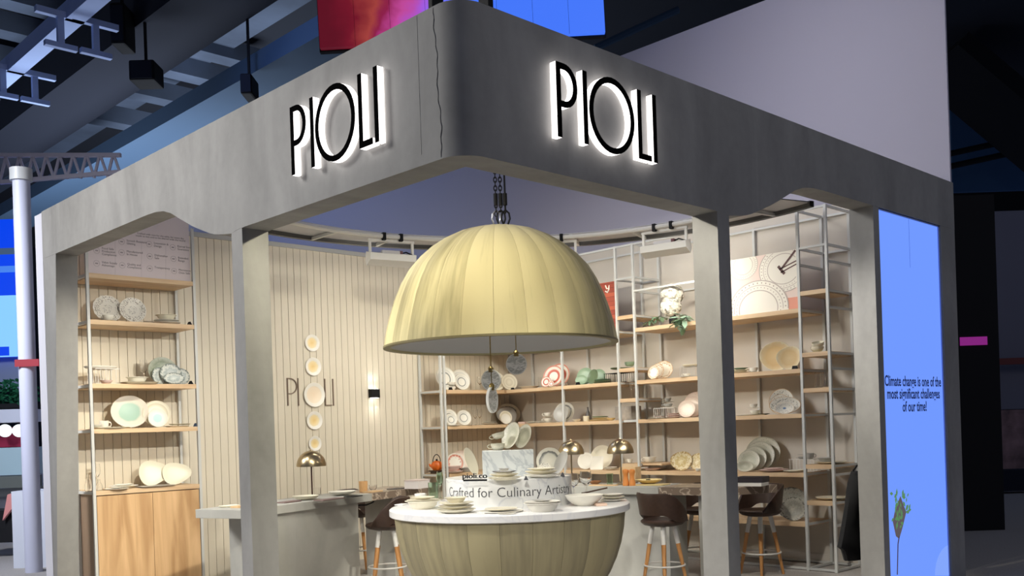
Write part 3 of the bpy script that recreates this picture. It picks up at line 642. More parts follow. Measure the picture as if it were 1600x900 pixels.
for pi_, (nm, (cx, cy), rpx) in enumerate((('pictured_plate', (1185, 483), 44), ('pictured_plate', (1224, 420), 36), ('pictured_plate', (1161, 415), 22))):
    fnQ = lambda a, b, d, o_=(2 - pi_) * 0.0012: (XP - 0.0004 - d - o_, a, b)
    P = rp(cx, cy); R = rpx * mpp(P) * 1.02; ca, cb = P.y, P.z
    e = obj(nm, MB().prism(clip(arc2(ca, cb, R * 1.18, R, 0, 2*PI, 40)[:-1]), fnQ, 0.0005, 0.0009), M_pw, pp)
    for q, (k0, k1) in enumerate(((1.0, 0.965), (0.83, 0.81), (0.66, 0.63))):
        oo = arc2(ca, cb, R*1.18*k0, R*k0, 0, 2*PI, 64); ii = arc2(ca, cb, R*1.18*k1, R*k1, 0, 2*PI, 64); mbb = MB()
        for z_ in range(64):
            qd = [oo[z_], oo[z_+1], ii[z_+1], ii[z_]]
            if all(inside(q_) for q_ in qd): mbb.prism(qd, fnQ, 0.0010, 0.0012)
        obj('pictured_band', mbb, M_pg, e)['kind'] = 'stuff'
    dots = MB()
    for i in range(40):
        t = 2 * PI * i / 40
        for kk, s in ((0.90, 0.028), (0.74, 0.02)):
            a, b = ca + R*1.18*kk*math.cos(t), cb + R*kk*math.sin(t)
            if y0p + .02 < a < y1p - .02 and 2.75 < b < zt - .02: dots.prism([(a - s*R, b), (a, b - s*R), (a + s*R, b), (a, b + s*R)], fnQ, 0.0010, 0.0013)
    d_ = obj('pictured_ornament', dots, plain('print_brown', rgb(166, 146, 136), 0.6), e); d_['kind'] = 'stuff'
mcut = MB()
for a, b, w_ in (((1222, 419), (1243, 391), 0.022), ((1218, 421), (1247, 407), 0.012), ((1220, 426), (1248, 412), 0.012), ((1216, 416), (1226, 428), 0.03)):
    A = rp(*a); B = rp(*b); mcut.bar((XP - .005, A.y, A.z), (XP - .005, max(B.y, y0p), B.z), w_, 0.0006, up=(1, 0, 0))
obj('pictured_cutlery', mcut, plain('print_dark', rgb(92, 58, 54), 0.6), pp)
# red poster half hidden by the dome
rpz = at(955, 440, 'x', XP).z
rr = thing('red_poster', 'red brick-patterned poster peeking out behind the dome', 'poster', (0, 0, 0))
m, nt, b = newmat('red_bricks'); br = nt.nodes.new('ShaderNodeTexBrick'); tc = nt.nodes.new('ShaderNodeTexCoord'); mp = nt.nodes.new('ShaderNodeMapping'); mp.inputs['Rotation'].default_value = (PI/2, 0, PI/2)
nt.links.new(tc.outputs['Object'], mp.inputs[0]); nt.links.new(mp.outputs[0], br.inputs['Vector']); br.inputs['Scale'].default_value = 9; br.inputs['Color1'].default_value = rgb(150, 62, 46); br.inputs['Color2'].default_value = rgb(190, 96, 68); br.inputs['Mortar'].default_value = rgb(96, 40, 36); nt.links.new(br.outputs[0], b.inputs['Base Color'])
obj('board', MB().box(XP, XP + 0.02, yB1 + 0.03, 4.85, 2.741, rpz), m, rr)
sw = [at(x, y, 'x', XP - .002) for x, y in ((946, 446), (948, 451), (951, 451), (951.5, 446), (951.5, 452), (949, 457), (946, 455))]
obj('white_mark', MB().tube([(p_.x, p_.y, p_.z) for p_ in sw], 0.009, 5), M_pw, rr)

# ------------------------------------------------------------------ wall logo of letters and plates, sconce
logo = thing('wall_logo', 'thin brown letters P I L I with a plate as O on the cream wall', 'sign', (0, 0, 0))
M_let = plain('brown_letter', rgb(122, 104, 88), 0.5)
ls = letter_shapes(0.012, h=0.33)
for ch, px in (('P', 449), ('I', 465.5), ('L', 507.5), ('I', 520)):
    P = at(px, 634, 'y', YB)
    obj('wall_letter', emit_shapes(MB(), ls[ch], lambda a, b, d, P=P: (P.x + a * 1.0, YB - 0.001 - d, P.z + b), 0.0, 0.014), M_let, logo)

# ================================================================== DISHES
def prof_mesh(name, prof, seg=40): return MB().lathe(prof, seg).mesh(name, True)
UP = {}   # unit radius meshes
UP['plate'] = prof_mesh('plate', [(0, 0), (0.58, 0), (0.62, 0.03), (0.80, 0.09), (0.985, 0.14), (1.0, 0.155), (0.985, 0.17), (0.80, 0.125), (0.68, 0.085), (0.62, 0.055), (0, 0.05)], 48)
UP['coupe'] = prof_mesh('plate', [(0, 0), (0.5, 0), (0.6, 0.02), (0.85, 0.09), (1.0, 0.17), (0.985, 0.185), (0.8, 0.115), (0.55, 0.05), (0, 0.035)], 48)
UP['flat'] = prof_mesh('plate', [(0, 0), (0.8, 0), (0.95, 0.03), (1.0, 0.06), (0.985, 0.075), (0.93, 0.055), (0.78, 0.035), (0, 0.032)], 48)
UP['bowl'] = prof_mesh('bowl', [(0, 0), (0.42, 0), (0.45, 0.04), (0.66, 0.14), (0.86, 0.32), (1.0, 0.56), (0.975, 0.57), (0.82, 0.36), (0.62, 0.20), (0.38, 0.10), (0, 0.08)], 40)
UP['deep'] = prof_mesh('bowl', [(0, 0), (0.55, 0), (0.60, 0.05), (0.75, 0.18), (0.82, 0.36), (0.86, 0.40), (1.0, 0.44), (0.995, 0.47), (0.83, 0.44), (0.76, 0.38), (0.68, 0.2), (0, 0.1)], 40)
UP['cup'] = prof_mesh('cup', [(0, 0), (0.55, 0), (0.6, 0.06), (0.85, 0.35), (0.97, 0.85), (1.0, 1.25), (0.95, 1.25), (0.9, 0.85), (0.78, 0.4), (0.5, 0.14), (0, 0.12)], 28)
UP['tumbler'] = prof_mesh('cup', [(0, 0), (0.82, 0), (0.88, 0.05), (1.0, 2.1), (0.94, 2.1), (0.82, 0.2), (0, 0.15)], 28)
UP['wine'] = prof_mesh('wine_glass', [(0, 0), (0.8, 0), (0.8, 0.04), (0.12, 0.14), (0.10, 1.9), (0.3, 2.1), (0.85, 2.7), (1.0, 3.4), (0.84, 4.5), (0.80, 4.5), (0.95, 3.4), (0.8, 2.75), (0.25, 2.2), (0, 2.15)], 28)
UP['bottle'] = prof_mesh('bottle', [(0, 0), (0.9, 0), (1.0, 0.15), (0.95, 1.4), (0.7, 2.2), (0.32, 2.9), (0.30, 3.6), (0.42, 3.7), (0.36, 3.7), (0.24, 3.6), (0.26, 2.95), (0.62, 2.2), (0.87, 1.4), (0.9, 0.25), (0, 0.2)], 24)
def organic_mesh(seed, k=0.07):
    rn = random.Random(seed); ph = [rn.random() * 6.28 for _ in range(3)]
    prof = [(0, 0), (0.6, 0), (0.82, 0.05), (1.0, 0.14), (0.985, 0.155), (0.8, 0.09), (0.55, 0.04), (0, 0.035)]
    m = MB().lathe(prof, 48)
    def df(v):
        a = math.atan2(v[1], v[0]); f = 1 + k * math.cos(3 * a + ph[0]) + k * .5 * math.cos(2 * a + ph[1]); return (v[0] * f, v[1] * f, v[2])
    m.v = [df(v) for v in m.v]; return m.mesh('plate', True)
UP['tri'] = organic_mesh(2, 0.075); UP['pebble'] = organic_mesh(5, 0.045)
def scallop_mesh():
    m = MB().lathe([(0, 0), (0.58, 0), (0.62, 0.03), (1.0, 0.14), (0.985, 0.16), (0.68, 0.075), (0.6, 0.05), (0, 0.045)], 72)
    def df(v):
        r = math.hypot(v[0], v[1]); a = math.atan2(v[1], v[0]); f = 1 + (0.05 * abs(math.cos(8 * a)) if r > .9 else 0); return (v[0]*f, v[1]*f, v[2])
    m.v = [df(v) for v in m.v]; return m.mesh('plate', True)
UP['scallop'] = scallop_mesh()
def square_mesh(rc=0.25, h=0.14):
    ring = lambda s, z, r: [(sx * (s - r) + r * math.cos(a), sy * (s - r) + r * math.sin(a), z) for (sx, sy, a0) in ((1, 1, 0), (-1, 1, PI/2), (-1, -1, PI), (1, -1, 3*PI/2)) for a in [a0 + PI/2 * i / 6 for i in range(7)]]
    m = MB(); rows = [ring(0.8, 0, rc*.8), ring(1.0, h, rc), ring(0.97, h + .01, rc), ring(0.78, h * .4, rc*.8)]
    for r_ in rows: m.v += r_
    n_ = len(rows[0])
    for i in range(3):
        for j in range(n_): m.f.append((i*n_ + j, i*n_ + (j+1) % n_, (i+1)*n_ + (j+1) % n_, (i+1)*n_ + j))
    m.f.append(tuple(range(n_))); m.f.append(tuple(reversed(range(3*n_, 4*n_)))); return m.mesh('plate', True)
UP['square'] = square_mesh()
HANDLE = MB().tube([(0.92, 0, 0.95), (1.25, 0, 1.02), (1.5, 0, 0.8), (1.45, 0, 0.5), (1.2, 0, 0.33), (0.84, 0, 0.36)], 0.085, 8).mesh('handle', True)
W1 = rgb(232, 228, 216)
D_white = plain('white_glaze', W1, 0.4); D_cream = plain('cream_glaze', rgb(226, 218, 194), 0.4); D_ivory = plain('ivory_glaze', rgb(234, 228, 206), 0.4)
D_pink = plain('pink_glaze', rgb(226, 200, 190), 0.3); D_grey = plain('grey_glaze', rgb(176, 174, 168), 0.3); D_green = plain('sage_glaze', rgb(142, 166, 138), 0.3); D_dkgreen = plain('moss_glaze', rgb(104, 122, 92), 0.3); D_yellow = plain('straw_glaze', rgb(222, 200, 144), 0.3)
D_floral = radial('black_floral_glaze', [(0, W1), (1, W1)], [(0.08, 0.36, rgb(60, 52, 46), 9, 0.30), (0.56, 0.95, rgb(96, 84, 70), 11, 0.34)])
D_sage2 = radial('mottled_blue_grey', [(0, rgb(214, 218, 212)), (0.5, rgb(160, 170, 168)), (0.8, rgb(212, 214, 206)), (0.96, rgb(110, 122, 120)), (1, rgb(120, 130, 126))], None, (0.9, 5))
D_moss2 = radial('mottled_green_grey', [(0, rgb(160, 168, 150)), (0.6, rgb(130, 142, 122)), (1, rgb(168, 172, 156))], None, (0.8, 5))
D_teal = radial('teal_centre', [(0, rgb(140, 178, 164)), (0.52, rgb(152, 186, 170)), (0.66, rgb(222, 216, 202)), (1, rgb(226, 218, 206))], None, (0.12, 3))
D_aqua = radial('aqua_centre', [(0, rgb(162, 202, 202)), (0.42, rgb(168, 206, 204)), (0.54, rgb(236, 232, 222)), (1, rgb(232, 226, 214))], None, (0.10, 3))
D_ring = radial('grey_ring', [(0, W1), (0.44, W1), (0.48, rgb(126, 130, 126)), (0.56, rgb(150, 152, 146)), (0.60, W1), (0.74, rgb(206, 206, 198)), (0.82, W1), (1, rgb(214, 210, 196))])
D_red = radial('red_ring', [(0, W1), (0.40, W1), (0.46, rgb(190, 84, 64)), (0.62, rgb(206, 110, 88)), (0.68, W1), (0.86, W1), (0.92, rgb(206, 120, 98)), (1, rgb(226, 170, 150))])
D_redtop = radial('red_flower_edge', [(0, W1), (0.6, W1), (0.8, rgb(214, 130, 104)), (0.9, W1), (1, W1)], [(0.5, 0.95, rgb(178, 84, 62), 4, 0.3)])
D_gold = radial('gold_mottle', [(0, rgb(232, 222, 186)), (0.5, rgb(196, 172, 110)), (0.75, rgb(230, 220, 188)), (0.94, rgb(186, 158, 100)), (1, rgb(170, 142, 92))], None, (1.3, 6))
D_beige = radial('beige_reactive', [(0, rgb(230, 206, 160)), (0.6, rgb(222, 192, 140)), (0.9, rgb(232, 212, 170)), (1, rgb(240, 230, 200))], None, (0.3, 3))
D_brownrim = radial('brown_rim_wave', [(0, rgb(240, 234, 220)), (0.66, rgb(236, 228, 212)), (0.74, rgb(176, 140, 102)), (0.84, rgb(238, 230, 214)), (0.96, rgb(200, 164, 122)), (1, rgb(190, 150, 110))], None, (0.5, 4))
D_dark = radial('dark_mottle', [(0, rgb(196, 192, 176)), (0.5, rgb(150, 148, 136)), (0.85, rgb(182, 178, 164)), (1, rgb(110, 108, 100))], None, (1.2, 9))
D_sagepat = radial('grey_green_pattern', [(0, rgb(216, 214, 196)), (0.5, rgb(188, 188, 166)), (0.9, rgb(214, 210, 192)), (1, rgb(178, 176, 156))], [(0.1, 0.95, rgb(150, 152, 130), 10, 0.22)])
D_navyrim = radial('navy_rim', [(0, W1), (0.86, W1), (0.92, rgb(66, 70, 84)), (1, rgb(92, 92, 98))])
D_blue = radial('blue_floral', [(0, rgb(90, 120, 160)), (0.14, rgb(120, 146, 176)), (0.2, W1), (0.95, W1), (1, rgb(196, 160, 110))], [(0.4, 0.9, rgb(66, 66, 58), 8, 0.26)])
D_floral2 = radial('dark_leaf_floral', [(0, W1), (0.94, W1), (0.97, rgb(196, 160, 110)), (1, rgb(190, 152, 104))], [(0.42, 0.9, rgb(60, 66, 58), 8, 0.30)])
D_pinkpat = radial('pale_pink_pattern', [(0, rgb(248, 240, 226)), (0.6, rgb(240, 226, 212)), (1, rgb(206, 182, 166))], [(0.5, 0.95, rgb(206, 182, 164), 12, 0.28)])
D_emb = radial('embossed_ivory', [(0, rgb(232, 226, 206)), (0.45, rgb(214, 206, 184)), (0.5, rgb(236, 230, 210)), (0.78, rgb(208, 200, 176)), (0.84, rgb(236, 230, 210)), (1, rgb(216, 208, 188))])
D_amber = radial('amber_disc', [(0, rgb(234, 202, 136)), (0.4, rgb(240, 216, 160)), (0.60, rgb(238, 222, 182)), (0.68, rgb(240, 236, 226)), (1, rgb(238, 234, 226))], None, (0.25, 4))
D_swirl = radial('grey_swirl', [(0, rgb(222, 218, 204)), (0.55, rgb(206, 204, 192)), (0.72, rgb(96, 98, 98)), (0.8, rgb(214, 210, 196)), (1, rgb(206, 202, 188))], None, (0.35, 2))
D_fish = radial('black_flower', [(0, W1), (0.8, W1), (1, W1)], [(0.2, 0.9, rgb(40, 40, 40), 5, 0.30)])
H_ = {'plate': .17, 'coupe': .185, 'flat': .075, 'bowl': .57, 'deep': .47, 'square': .15, 'tri': .155, 'pebble': .155, 'scallop': .16}
INNER = {'plate': .06, 'coupe': .06, 'flat': .036, 'bowl': .12, 'deep': .14, 'square': .07, 'tri': .05, 'pebble': .05, 'scallop': .06}

def lie(kind, P, wpx, mat, label, cat=None, group=None, ry=None, hs=1.0, rz=0.0, dz=0.0, name=None, wm=None):
    """a dish lying on a surface; wpx is its width in the photograph, P its resting place"""
    r = wm / 2 if wm else wpx / 2 * mpp(P)
    o = mk(name or ('bowl' if kind in ('bowl', 'deep') else 'plate'), UP[kind], mat, None, (P.x, P.y, P.z + 0.0008 + dz), (0, 0, rz), (r, r * (ry or 1), r * hs))
    tag(o, label, cat or ('bowl' if kind in ('bowl', 'deep') else 'plate'), group); return o, r * H_.get(kind, .1) * hs
def stack(P, items, group=None):
    z = 0.0
    for i, (kind, wpx, mat, label) in enumerate(items):
        o, h = lie(kind, P, wpx, mat, label, group=group, dz=z, rz=random.random() * 3)
        r = wpx / 2 * mpp(P)
        z += 0.012 + (r * INNER[kind] if i + 1 < len(items) and items[i+1][1] < wpx * .72 else r * H_[kind] * .62)
    return z
def stand(kind, P, hpx, mat, label, az, lean=14, wr=1.0, group=None, hm=None, name='plate'):
    """a dish standing on its rim, leaning back; az = direction it faces"""
    ry = (hm / 2 if hm else hpx / 2 * mpp(P) / math.cos(math.radians(lean)) * 0.99); rx = ry * wr
    el = math.radians(lean); nrm = Vector((math.cos(az) * math.cos(el), math.sin(az) * math.cos(el), math.sin(el)))
    sd = Vector((0, 0, 1)).cross(nrm).normalized(); up = nrm.cross(sd)
    c = Vector((P.x, P.y, P.z + 0.001)) + up * ry * 1.0
    rot = Matrix((sd, up, nrm)).transposed()
    o = mk(name, UP[kind], mat); o.matrix_world = Matrix.LocRotScale(c, rot.to_quaternion(), Vector((rx, ry, (rx + ry) / 2)))
    tag(o, label, 'plate', group); return o
def cup(P, wpx, mat, label, az=0.0, dz=0.0, h=1.0, handle=True, kind='cup', group=None, tilt=0.0, name=None):
    r = wpx / 2 * mpp(P)
    t = thing(name or ('cup' if handle else ('bowl' if kind == 'bowl' else 'beaker')), label, 'cup', (P.x, P.y, P.z + 0.001 + dz), az, group); t.rotation_euler = (0, tilt, az)
    mk('body', UP[kind], mat, t, scale=(r, r, r * h))
    if handle: mk('handle', HANDLE, mat, t, scale=(r, r, r * h))
    return t
def glassware(kind, P, wpx, hpx, label, mat=None, cat='glass', dz=0.0, group=None, name=None):
    hh = {'wine': 4.5, 'tumbler': 2.1, 'bottle': 3.7, 'cup': 1.25}[kind]; r = wpx / 2 * mpp(P); hz = hpx * mpp(P) / hh
    o = mk(name or {'wine': 'wine_glass', 'tumbler': 'tumbler', 'bottle': 'glass_bottle', 'cup': 'glass_cup'}[kind], UP[kind], mat or M_glass, None, (P.x, P.y, P.z + 0.001 + dz), None, (r, r, hz)); return tag(o, label, cat, group)
def card(P, az, label, mat=None, w_=0.055, h=0.035):
    o = obj('name_card', MB().prism([(-0.018, 0), (0.018, 0), (0, h)], lambda a, b, d: (d, a, b), -w_/2, w_/2), mat or M_black, loc=(P.x, P.y, P.z + 0.0005), rot=(0, 0, az)); return tag(o, label, 'card')
def riser(P, wx, wy, h, az, label, mat, pitch=0.03):
    t = thing('wire_riser', label, 'riser', (P.x, P.y, P.z + 0.001), az)
    top = MB(); 
    for i in range(int(wx / pitch) + 1): top.bar((-wx/2 + i * pitch, -wy/2, h), (-wx/2 + i * pitch, wy/2, h), 0.004)
    obj('top_wires', top, mat, t)
    for sy in (-1, 1):
        s = MB().bar((-wx/2, sy*wy/2, h), (wx/2, sy*wy/2, h), 0.006).bar((-wx/2, sy*wy/2, 0.003), (wx/2, sy*wy/2, 0.003), 0.006)
        for i in range(int(wx / pitch) + 1): s.bar((-wx/2 + i * pitch, sy*wy/2, 0.0), (-wx/2 + i * pitch, sy*wy/2, h), 0.004)
        obj('side_grid', s, mat, t)
    return t
AX, AY = PI, -PI / 2                 # facing directions of the right wall and of the board wall
CA = math.atan2(-F_.y, -F_.x)        # towards the aisle
def mixa(a, k):
    d = ((CA - a + PI) % (2 * PI)) - PI; return a + d * k
fx = lambda px, z, off=0.1: online(px, 'x', XF + off, z)
fy = lambda px, z, off=0.1: online(px, 'y', YF + off, z)

# ---- wall logo plates
for px, py, d, lab in ((487, 536, 25, 'topmost amber-centred plate hung on the cream wall'), (488.5, 573, 27, 'second amber-centred plate from the top hung on the cream wall'), (490, 617, 36, 'largest pale plate hung as the letter O on the cream wall'), (490.5, 657, 27, 'fourth amber-centred plate from the top hung on the cream wall'), (491.5, 693, 22, 'lowest amber-centred plate hung on the cream wall above the lamp')):
    P = at(px, py, 'y', YB - 0.002); r = d / 2 * mpp(P) * 1.06
    o = mk('wall_plate', UP['plate'], D_amber if d < 33 else radial('pale_peach', [(0, rgb(240, 218, 190)), (0.66, rgb(240, 224, 200)), (0.74, rgb(238, 234, 224)), (1, rgb(236, 232, 222))]), None, P, (PI / 2, 0, 0), (r, r, r)); tag(o, lab, 'plate', 'plates hung in a column on the wall')
P = at(582, 615, 'y', YB)
sc = thing('wall_sconce', 'small black up-and-down wall light glowing on the cream wall', 'wall light', P)
obj('housing', MB().box(-0.065, 0.065, -0.075, -0.001, -0.055, 0.055), M_black, sc, bev=0.004)
for s in (-1, 1):
    obj('lens', MB().box(-0.05, 0.05, -0.06, -0.02, s * 0.0555 - 0.001, s * 0.0555 + 0.001), emit('sconce_lens', (1, 0.97, 0.9, 1), 12), sc)
    for dx in (-0.035, 0, 0.035):
        spot('sconce_beam', (P.x + dx, P.y - 0.045, P.z + s * 0.06), (P.x + dx * 3.2, P.y - 0.02, P.z + s * 0.6), 1.7, (1, 0.97, 0.9), 50, 0.4, 0.006)

# ---- left shelf bay
G = 'dishes on the left shelf bay'
stand('scallop', fy(170, 2.785, .16), 42, D_floral, 'scalloped white plate with dark floral print, upper left shelf', mixa(AY, .15))
stand('plate', fy(209, 2.785, .10), 40, D_floral, 'round white plate with dark flower centre on the upper left shelf', mixa(AY, .15))
lie('flat', fy(169, 2.785, .05), 22, D_white, 'white saucer under a cup on the upper left shelf'); cup(fy(169, 2.785, .05), 17, D_white, 'white cup on a saucer before the scalloped plate', -0.6, dz=.008, h=.7)
stack(fy(260, 2.785, .14), [('plate', 42, D_white, 'lower white plate of the stack on the upper left shelf'), ('plate', 38, D_white, 'upper white plate of the stack on the upper left shelf'), ('deep', 32, D_ivory, 'deep ivory bowl topping the plate stack on the upper left shelf')])
card(fy(296, 2.785, .05), AY + PI/2 * 0, 'black name card at the right of the upper left shelf')
riser(fy(163, 2.16, .16), .24, .2, .15, 0, 'white wire riser carrying an oval platter, left shelf', M_white, .05)
lie('flat', Vector((*fy(158, 2.16, .16).xy, 2.312)), 50, D_white, 'white oval platter on top of the wire riser', 'platter', ry=.7, name='platter', hs=2.2)
lie('bowl', fy(166.5, 2.16, .045), 19, D_pink, 'small pink lidded-looking bowl under the wire riser')
lie('square', fy(214, 2.16, .12), 54, D_ivory, 'square ivory plate under a white bowl, left shelf', hs=.7); lie('deep', fy(214.5, 2.16, .12), 34, D_white, 'white bowl on the square ivory plate, left shelf', dz=.02)
glassware('wine', fy(225, 2.16, .3), 12, 40, 'clear goblet behind the white bowl on the left shelf')
stand('plate', fy(256, 2.16, .22), 44, D_moss2, 'large grey-green mottled plate at the back of the left shelf', mixa(AY, .2))
stand('coupe', fy(250, 2.16, .14), 27, D_sage2, 'blue-grey mottled oval plate, leftmost of its group', mixa(AY, .2), wr=.8)
stand('coupe', fy(284, 2.16, .17), 26, D_sage2, 'blue-grey mottled plate, rightmost of its group', mixa(AY, .2))
stand('coupe', fy(268, 2.16, .10), 33, D_sage2, 'round blue-grey mottled plate in the middle of its group', mixa(AY, .2))
stand('coupe', fy(272.5, 2.16, .045), 18, D_sage2, 'small oval blue-grey plate in front of its group', mixa(AY, .2), wr=1.75)
card(fy(298, 2.16, .04), AY, 'black name card right of the blue-grey plates')
stand('coupe', fy(204, 1.715, .2), 51, D_teal, 'big plate with soft teal centre on the left shelf', mixa(AY, .35), wr=1.08)
stand('coupe', fy(246, 1.715, .14), 42, D_emb, 'cream plate behind the small aqua-centred plate', mixa(AY, .3))
stand('coupe', fy(247.5, 1.715, .06), 29, D_aqua, 'small white plate with pale aqua centre on the left shelf', mixa(AY, .3))
lie('flat', fy(172, 1.715, .07), 62, D_cream, 'long cream platter at the left of the teal plate', 'platter', ry=.55, name='platter'); cup(fy(163, 1.715, .22), 14, D_white, 'white mug standing behind a small bowl, left shelf', -0.3, h=1.45, dz=.0)
lie('bowl', fy(151, 1.715, .06), 17, D_white, 'small white bowl on the long cream platter', dz=.012)
for k, l in enumerate(('lower rectangular cream tray, left shelf', 'upper rectangular cream tray, left shelf')): lie('square', fy(277 + k * 4, 1.715, .17), 33 - k * 3, D_cream, l, 'tray', ry=.7, dz=k * .022, name='tray', hs=.8)
card(fy(306, 1.715, .05), AY, 'blue name card on the left shelf below the black ones', plain('blue_card', rgb(38, 84, 132), .5))
glassware('bottle', fy(138.5, 1.11, .16), 11, 26, 'clear glass bottle at the left end of the cabinet top', name='glass_bottle'); glassware('wine', fy(152, 1.11, .3), 11, 40, 'tall clear glass goblet at the back of the cabinet top'); glassware('bottle', fy(155, 1.11, .09), 11, 17, 'short clear glass bottle right of the steel post', name='glass_bottle')
stack(fy(193, 1.11, .2), [('coupe', 44, D_white, 'lower white plate stacked on the cabinet top'), ('coupe', 31, D_white, 'upper white plate stacked on the cabinet top')]); lie('flat', fy(182, 1.11, .06), 38, D_white, 'flat white plate at the front of the cabinet top'); lie('flat', fy(183, 1.11, .06), 18, D_white, 'small white dish lying on the front flat plate', dz=.012, hs=2)
stand('tri', fy(240, 1.11, .2), 40, D_ivory, 'rounded triangular ivory plate standing on the cabinet', mixa(AY, .3), wr=1.05); stand('tri', fy(276, 1.11, .13), 35, D_ivory, 'rounded ivory plate standing at the right of the cabinet top', mixa(AY, .3), wr=1.2)
lie('square', fy(243, 1.11, .06), 58, D_grey, 'flat grey rectangular tray before the ivory plates', 'tray', ry=.5, hs=.4, name='tray')

# ---- corner bay and bay A, upper level (2.11)
stand('coupe', fy(698, 2.11, .12), 37, D_ring, 'oval grey-ringed plate behind the corner post, upper shelf', mixa(AY, .2), wr=.95)
stand('coupe', fy(721, 2.11, .16), 33, D_ring, 'large grey-ringed plate on the upper corner shelf', mixa(AY, .3)); stand('coupe', fy(723, 2.11, .08), 26, D_ring, 'smaller grey-ringed plate in front on the upper corner shelf', mixa(AY, .3))
for k, l in enumerate(('lower white cup of a pair beside the ringed plates', 'upper white cup of a pair beside the ringed plates')): cup(fy(706, 2.11, .1), 13, D_white, l, 2.4, dz=k * .06, h=.7)
card(fy(704, 2.11, .03), AY, 'black name card under the white cup pair')
lie('flat', fy(742, 2.11, .12), 26, D_white, 'flat white plate right of the ringed plates, upper corner shelf'); glassware('wine', fy(750, 2.11, .2), 9, 22, 'small clear goblet on the upper corner shelf')
stand('coupe', fy(777, 2.11, .2), 30, D_emb, 'cream plate half hidden by the hanging glass disc', mixa(AY, .3)); stand('coupe', fy(797, 2.11, .1), 26, D_emb, 'embossed ivory plate on the upper corner shelf', mixa(AY, .5)); card(fy(801, 2.11, .03), AY, 'black name card under the embossed ivory plate')
lie('deep', fx(827, 2.11, .15), 34, D_white, 'shallow white bowl right of the embossed plate, upper shelf', hs=.5); glassware('tumbler', fx(846, 2.11, .25), 9, 18, 'clear ribbed tumbler behind the red-ringed plates', name='tumbler')
stand('coupe', fx(873, 2.11, .28), 37, D_red, 'large red-ringed plate at the back, behind the steel post', mixa(AX, .35)); stand('coupe', fx(864, 2.11, .18), 34, D_red, 'medium red-ringed plate of the red group', mixa(AX, .35)); stand('coupe', fx(853, 2.11, .07), 17, D_red, 'smallest red-ringed plate of the red group', mixa(AX, .35)); stand('coupe', fx(861, 2.11, .06), 10, D_red, 'tiny red-ringed dish standing beside the smallest red plate', mixa(AX, .35))
lie('flat', fx(862, 2.11, .035), 14, D_white, 'small white saucer below the red plates'); glassware('cup', fx(884, 2.11, .07), 6, 6, 'tiny clear glass right of the red plates')
stand('coupe', fx(935, 2.11, .3), 24, D_green, 'sage green plate at the back right of the green group', mixa(AX, .4)); stand('coupe', fx(914, 2.11, .2), 27, D_green, 'large sage green plate, left of the green group', mixa(AX, .4)); stand('coupe', fx(926, 2.11, .12), 23, D_dkgreen, 'moss green plate turned sideways in the green group', mixa(AX, -.15)); stand('coupe', fx(908, 2.11, .07), 15, D_green, 'small oval sage dish in front of the green group', mixa(AX, .4), wr=1.3)
card(fx(903, 2.11, .03), AX + PI/2, 'black name card before the green plates')
stack(fx(942, 2.11, .14), [('square', 25, D_dkgreen, 'bottom green plate of the square green stack'), ('square', 23, D_green, 'middle green plate of the square green stack'), ('square', 21, D_green, 'top green plate of the square green stack')])
# ---- middle level (1.64)
stand('coupe', fy(704, 1.64, .15), 26, D_ring, 'grey-ringed plate at the back left of the middle corner shelf', mixa(AY, .3)); stand('coupe', fy(706, 1.64, .07), 19, D_ring, 'small grey-ringed plate in front, middle corner shelf', mixa(AY, .3)); stand('coupe', fy(726, 1.64, .1), 24, D_ring, 'grey-ringed plate leaning on the middle corner shelf', mixa(AY, .4))
lie('flat', fy(707, 1.64, .03), 28, D_white, 'flat white oval dish before the ringed plates, middle corner shelf', ry=.6, hs=1.6); lie('flat', fy(730, 1.64, .05), 18, D_white, 'little white plate lying on the middle corner shelf')
glassware('wine', fy(743, 1.64, .2), 8, 24, 'left clear wine glass on the middle corner shelf'); glassware('wine', fy(750, 1.64, .12), 8, 25, 'right clear wine glass on the middle corner shelf')
stack(fy(765, 1.64, .12), [('plate', 26, D_white, 'lower white plate of the small stack, middle corner shelf'), ('plate', 22, D_white, 'upper white plate of the small stack, middle corner shelf')])
stand('plate', fy(795, 1.64, .3), 32, D_swirl, 'widest grey plate at the back of the nested group', mixa(AY, .5), wr=1.25); stand('plate', fy(793, 1.64, .2), 27, D_grey, 'second grey plate of the nested group', mixa(AY, .5), wr=1.2); stand('plate', fy(791, 1.64, .11), 21, D_emb, 'third pale plate of the nested group', mixa(AY, .5)); stand('plate', fy(791, 1.64, .04), 16, D_white, 'small bright white plate in front of the nested group', mixa(AY, .5))
nap = obj('napkin', MB().box(-.06, .06, -.05, .05, 0, .012).box(-.05, .05, -.04, .05, .0125, .025), plain('pink_linen', rgb(206, 178, 166), .9), loc=fx(817, 1.64, .12) + Vector((0, 0, .001)), rot=(0, 0, .5)); tag(nap, 'folded pink linen napkin on the middle shelf', 'napkin')
stack(fx(835, 1.64, .1), [('flat', 28, D_white, 'lower flat white plate right of the pink napkin'), ('flat', 25, D_white, 'upper flat white plate right of the pink napkin')])
lie('flat', fx(857, 1.64, .16), 25, D_white, 'white saucer below the cup pair, middle shelf'); cup(fx(857, 1.64, .16), 14, D_white, 'lower white cup of the pair, middle shelf', 2.5, dz=.015, h=.6); lie('flat', fx(857, 1.64, .16), 18, D_white, 'white saucer between the two cups, middle shelf', dz=.075); cup(fx(857, 1.64, .16), 13, D_white, 'upper white cup of the pair, middle shelf', 2.5, dz=.085, h=.7)
stand('plate', fx(882, 1.64, .2), 31, D_swirl, 'round grey-rimmed plate behind the middle steel post', mixa(AX, .6)); stand('plate', fx(876, 1.64, .1), 26, D_grey, 'grey plate left of the middle steel post', mixa(AX, .3))
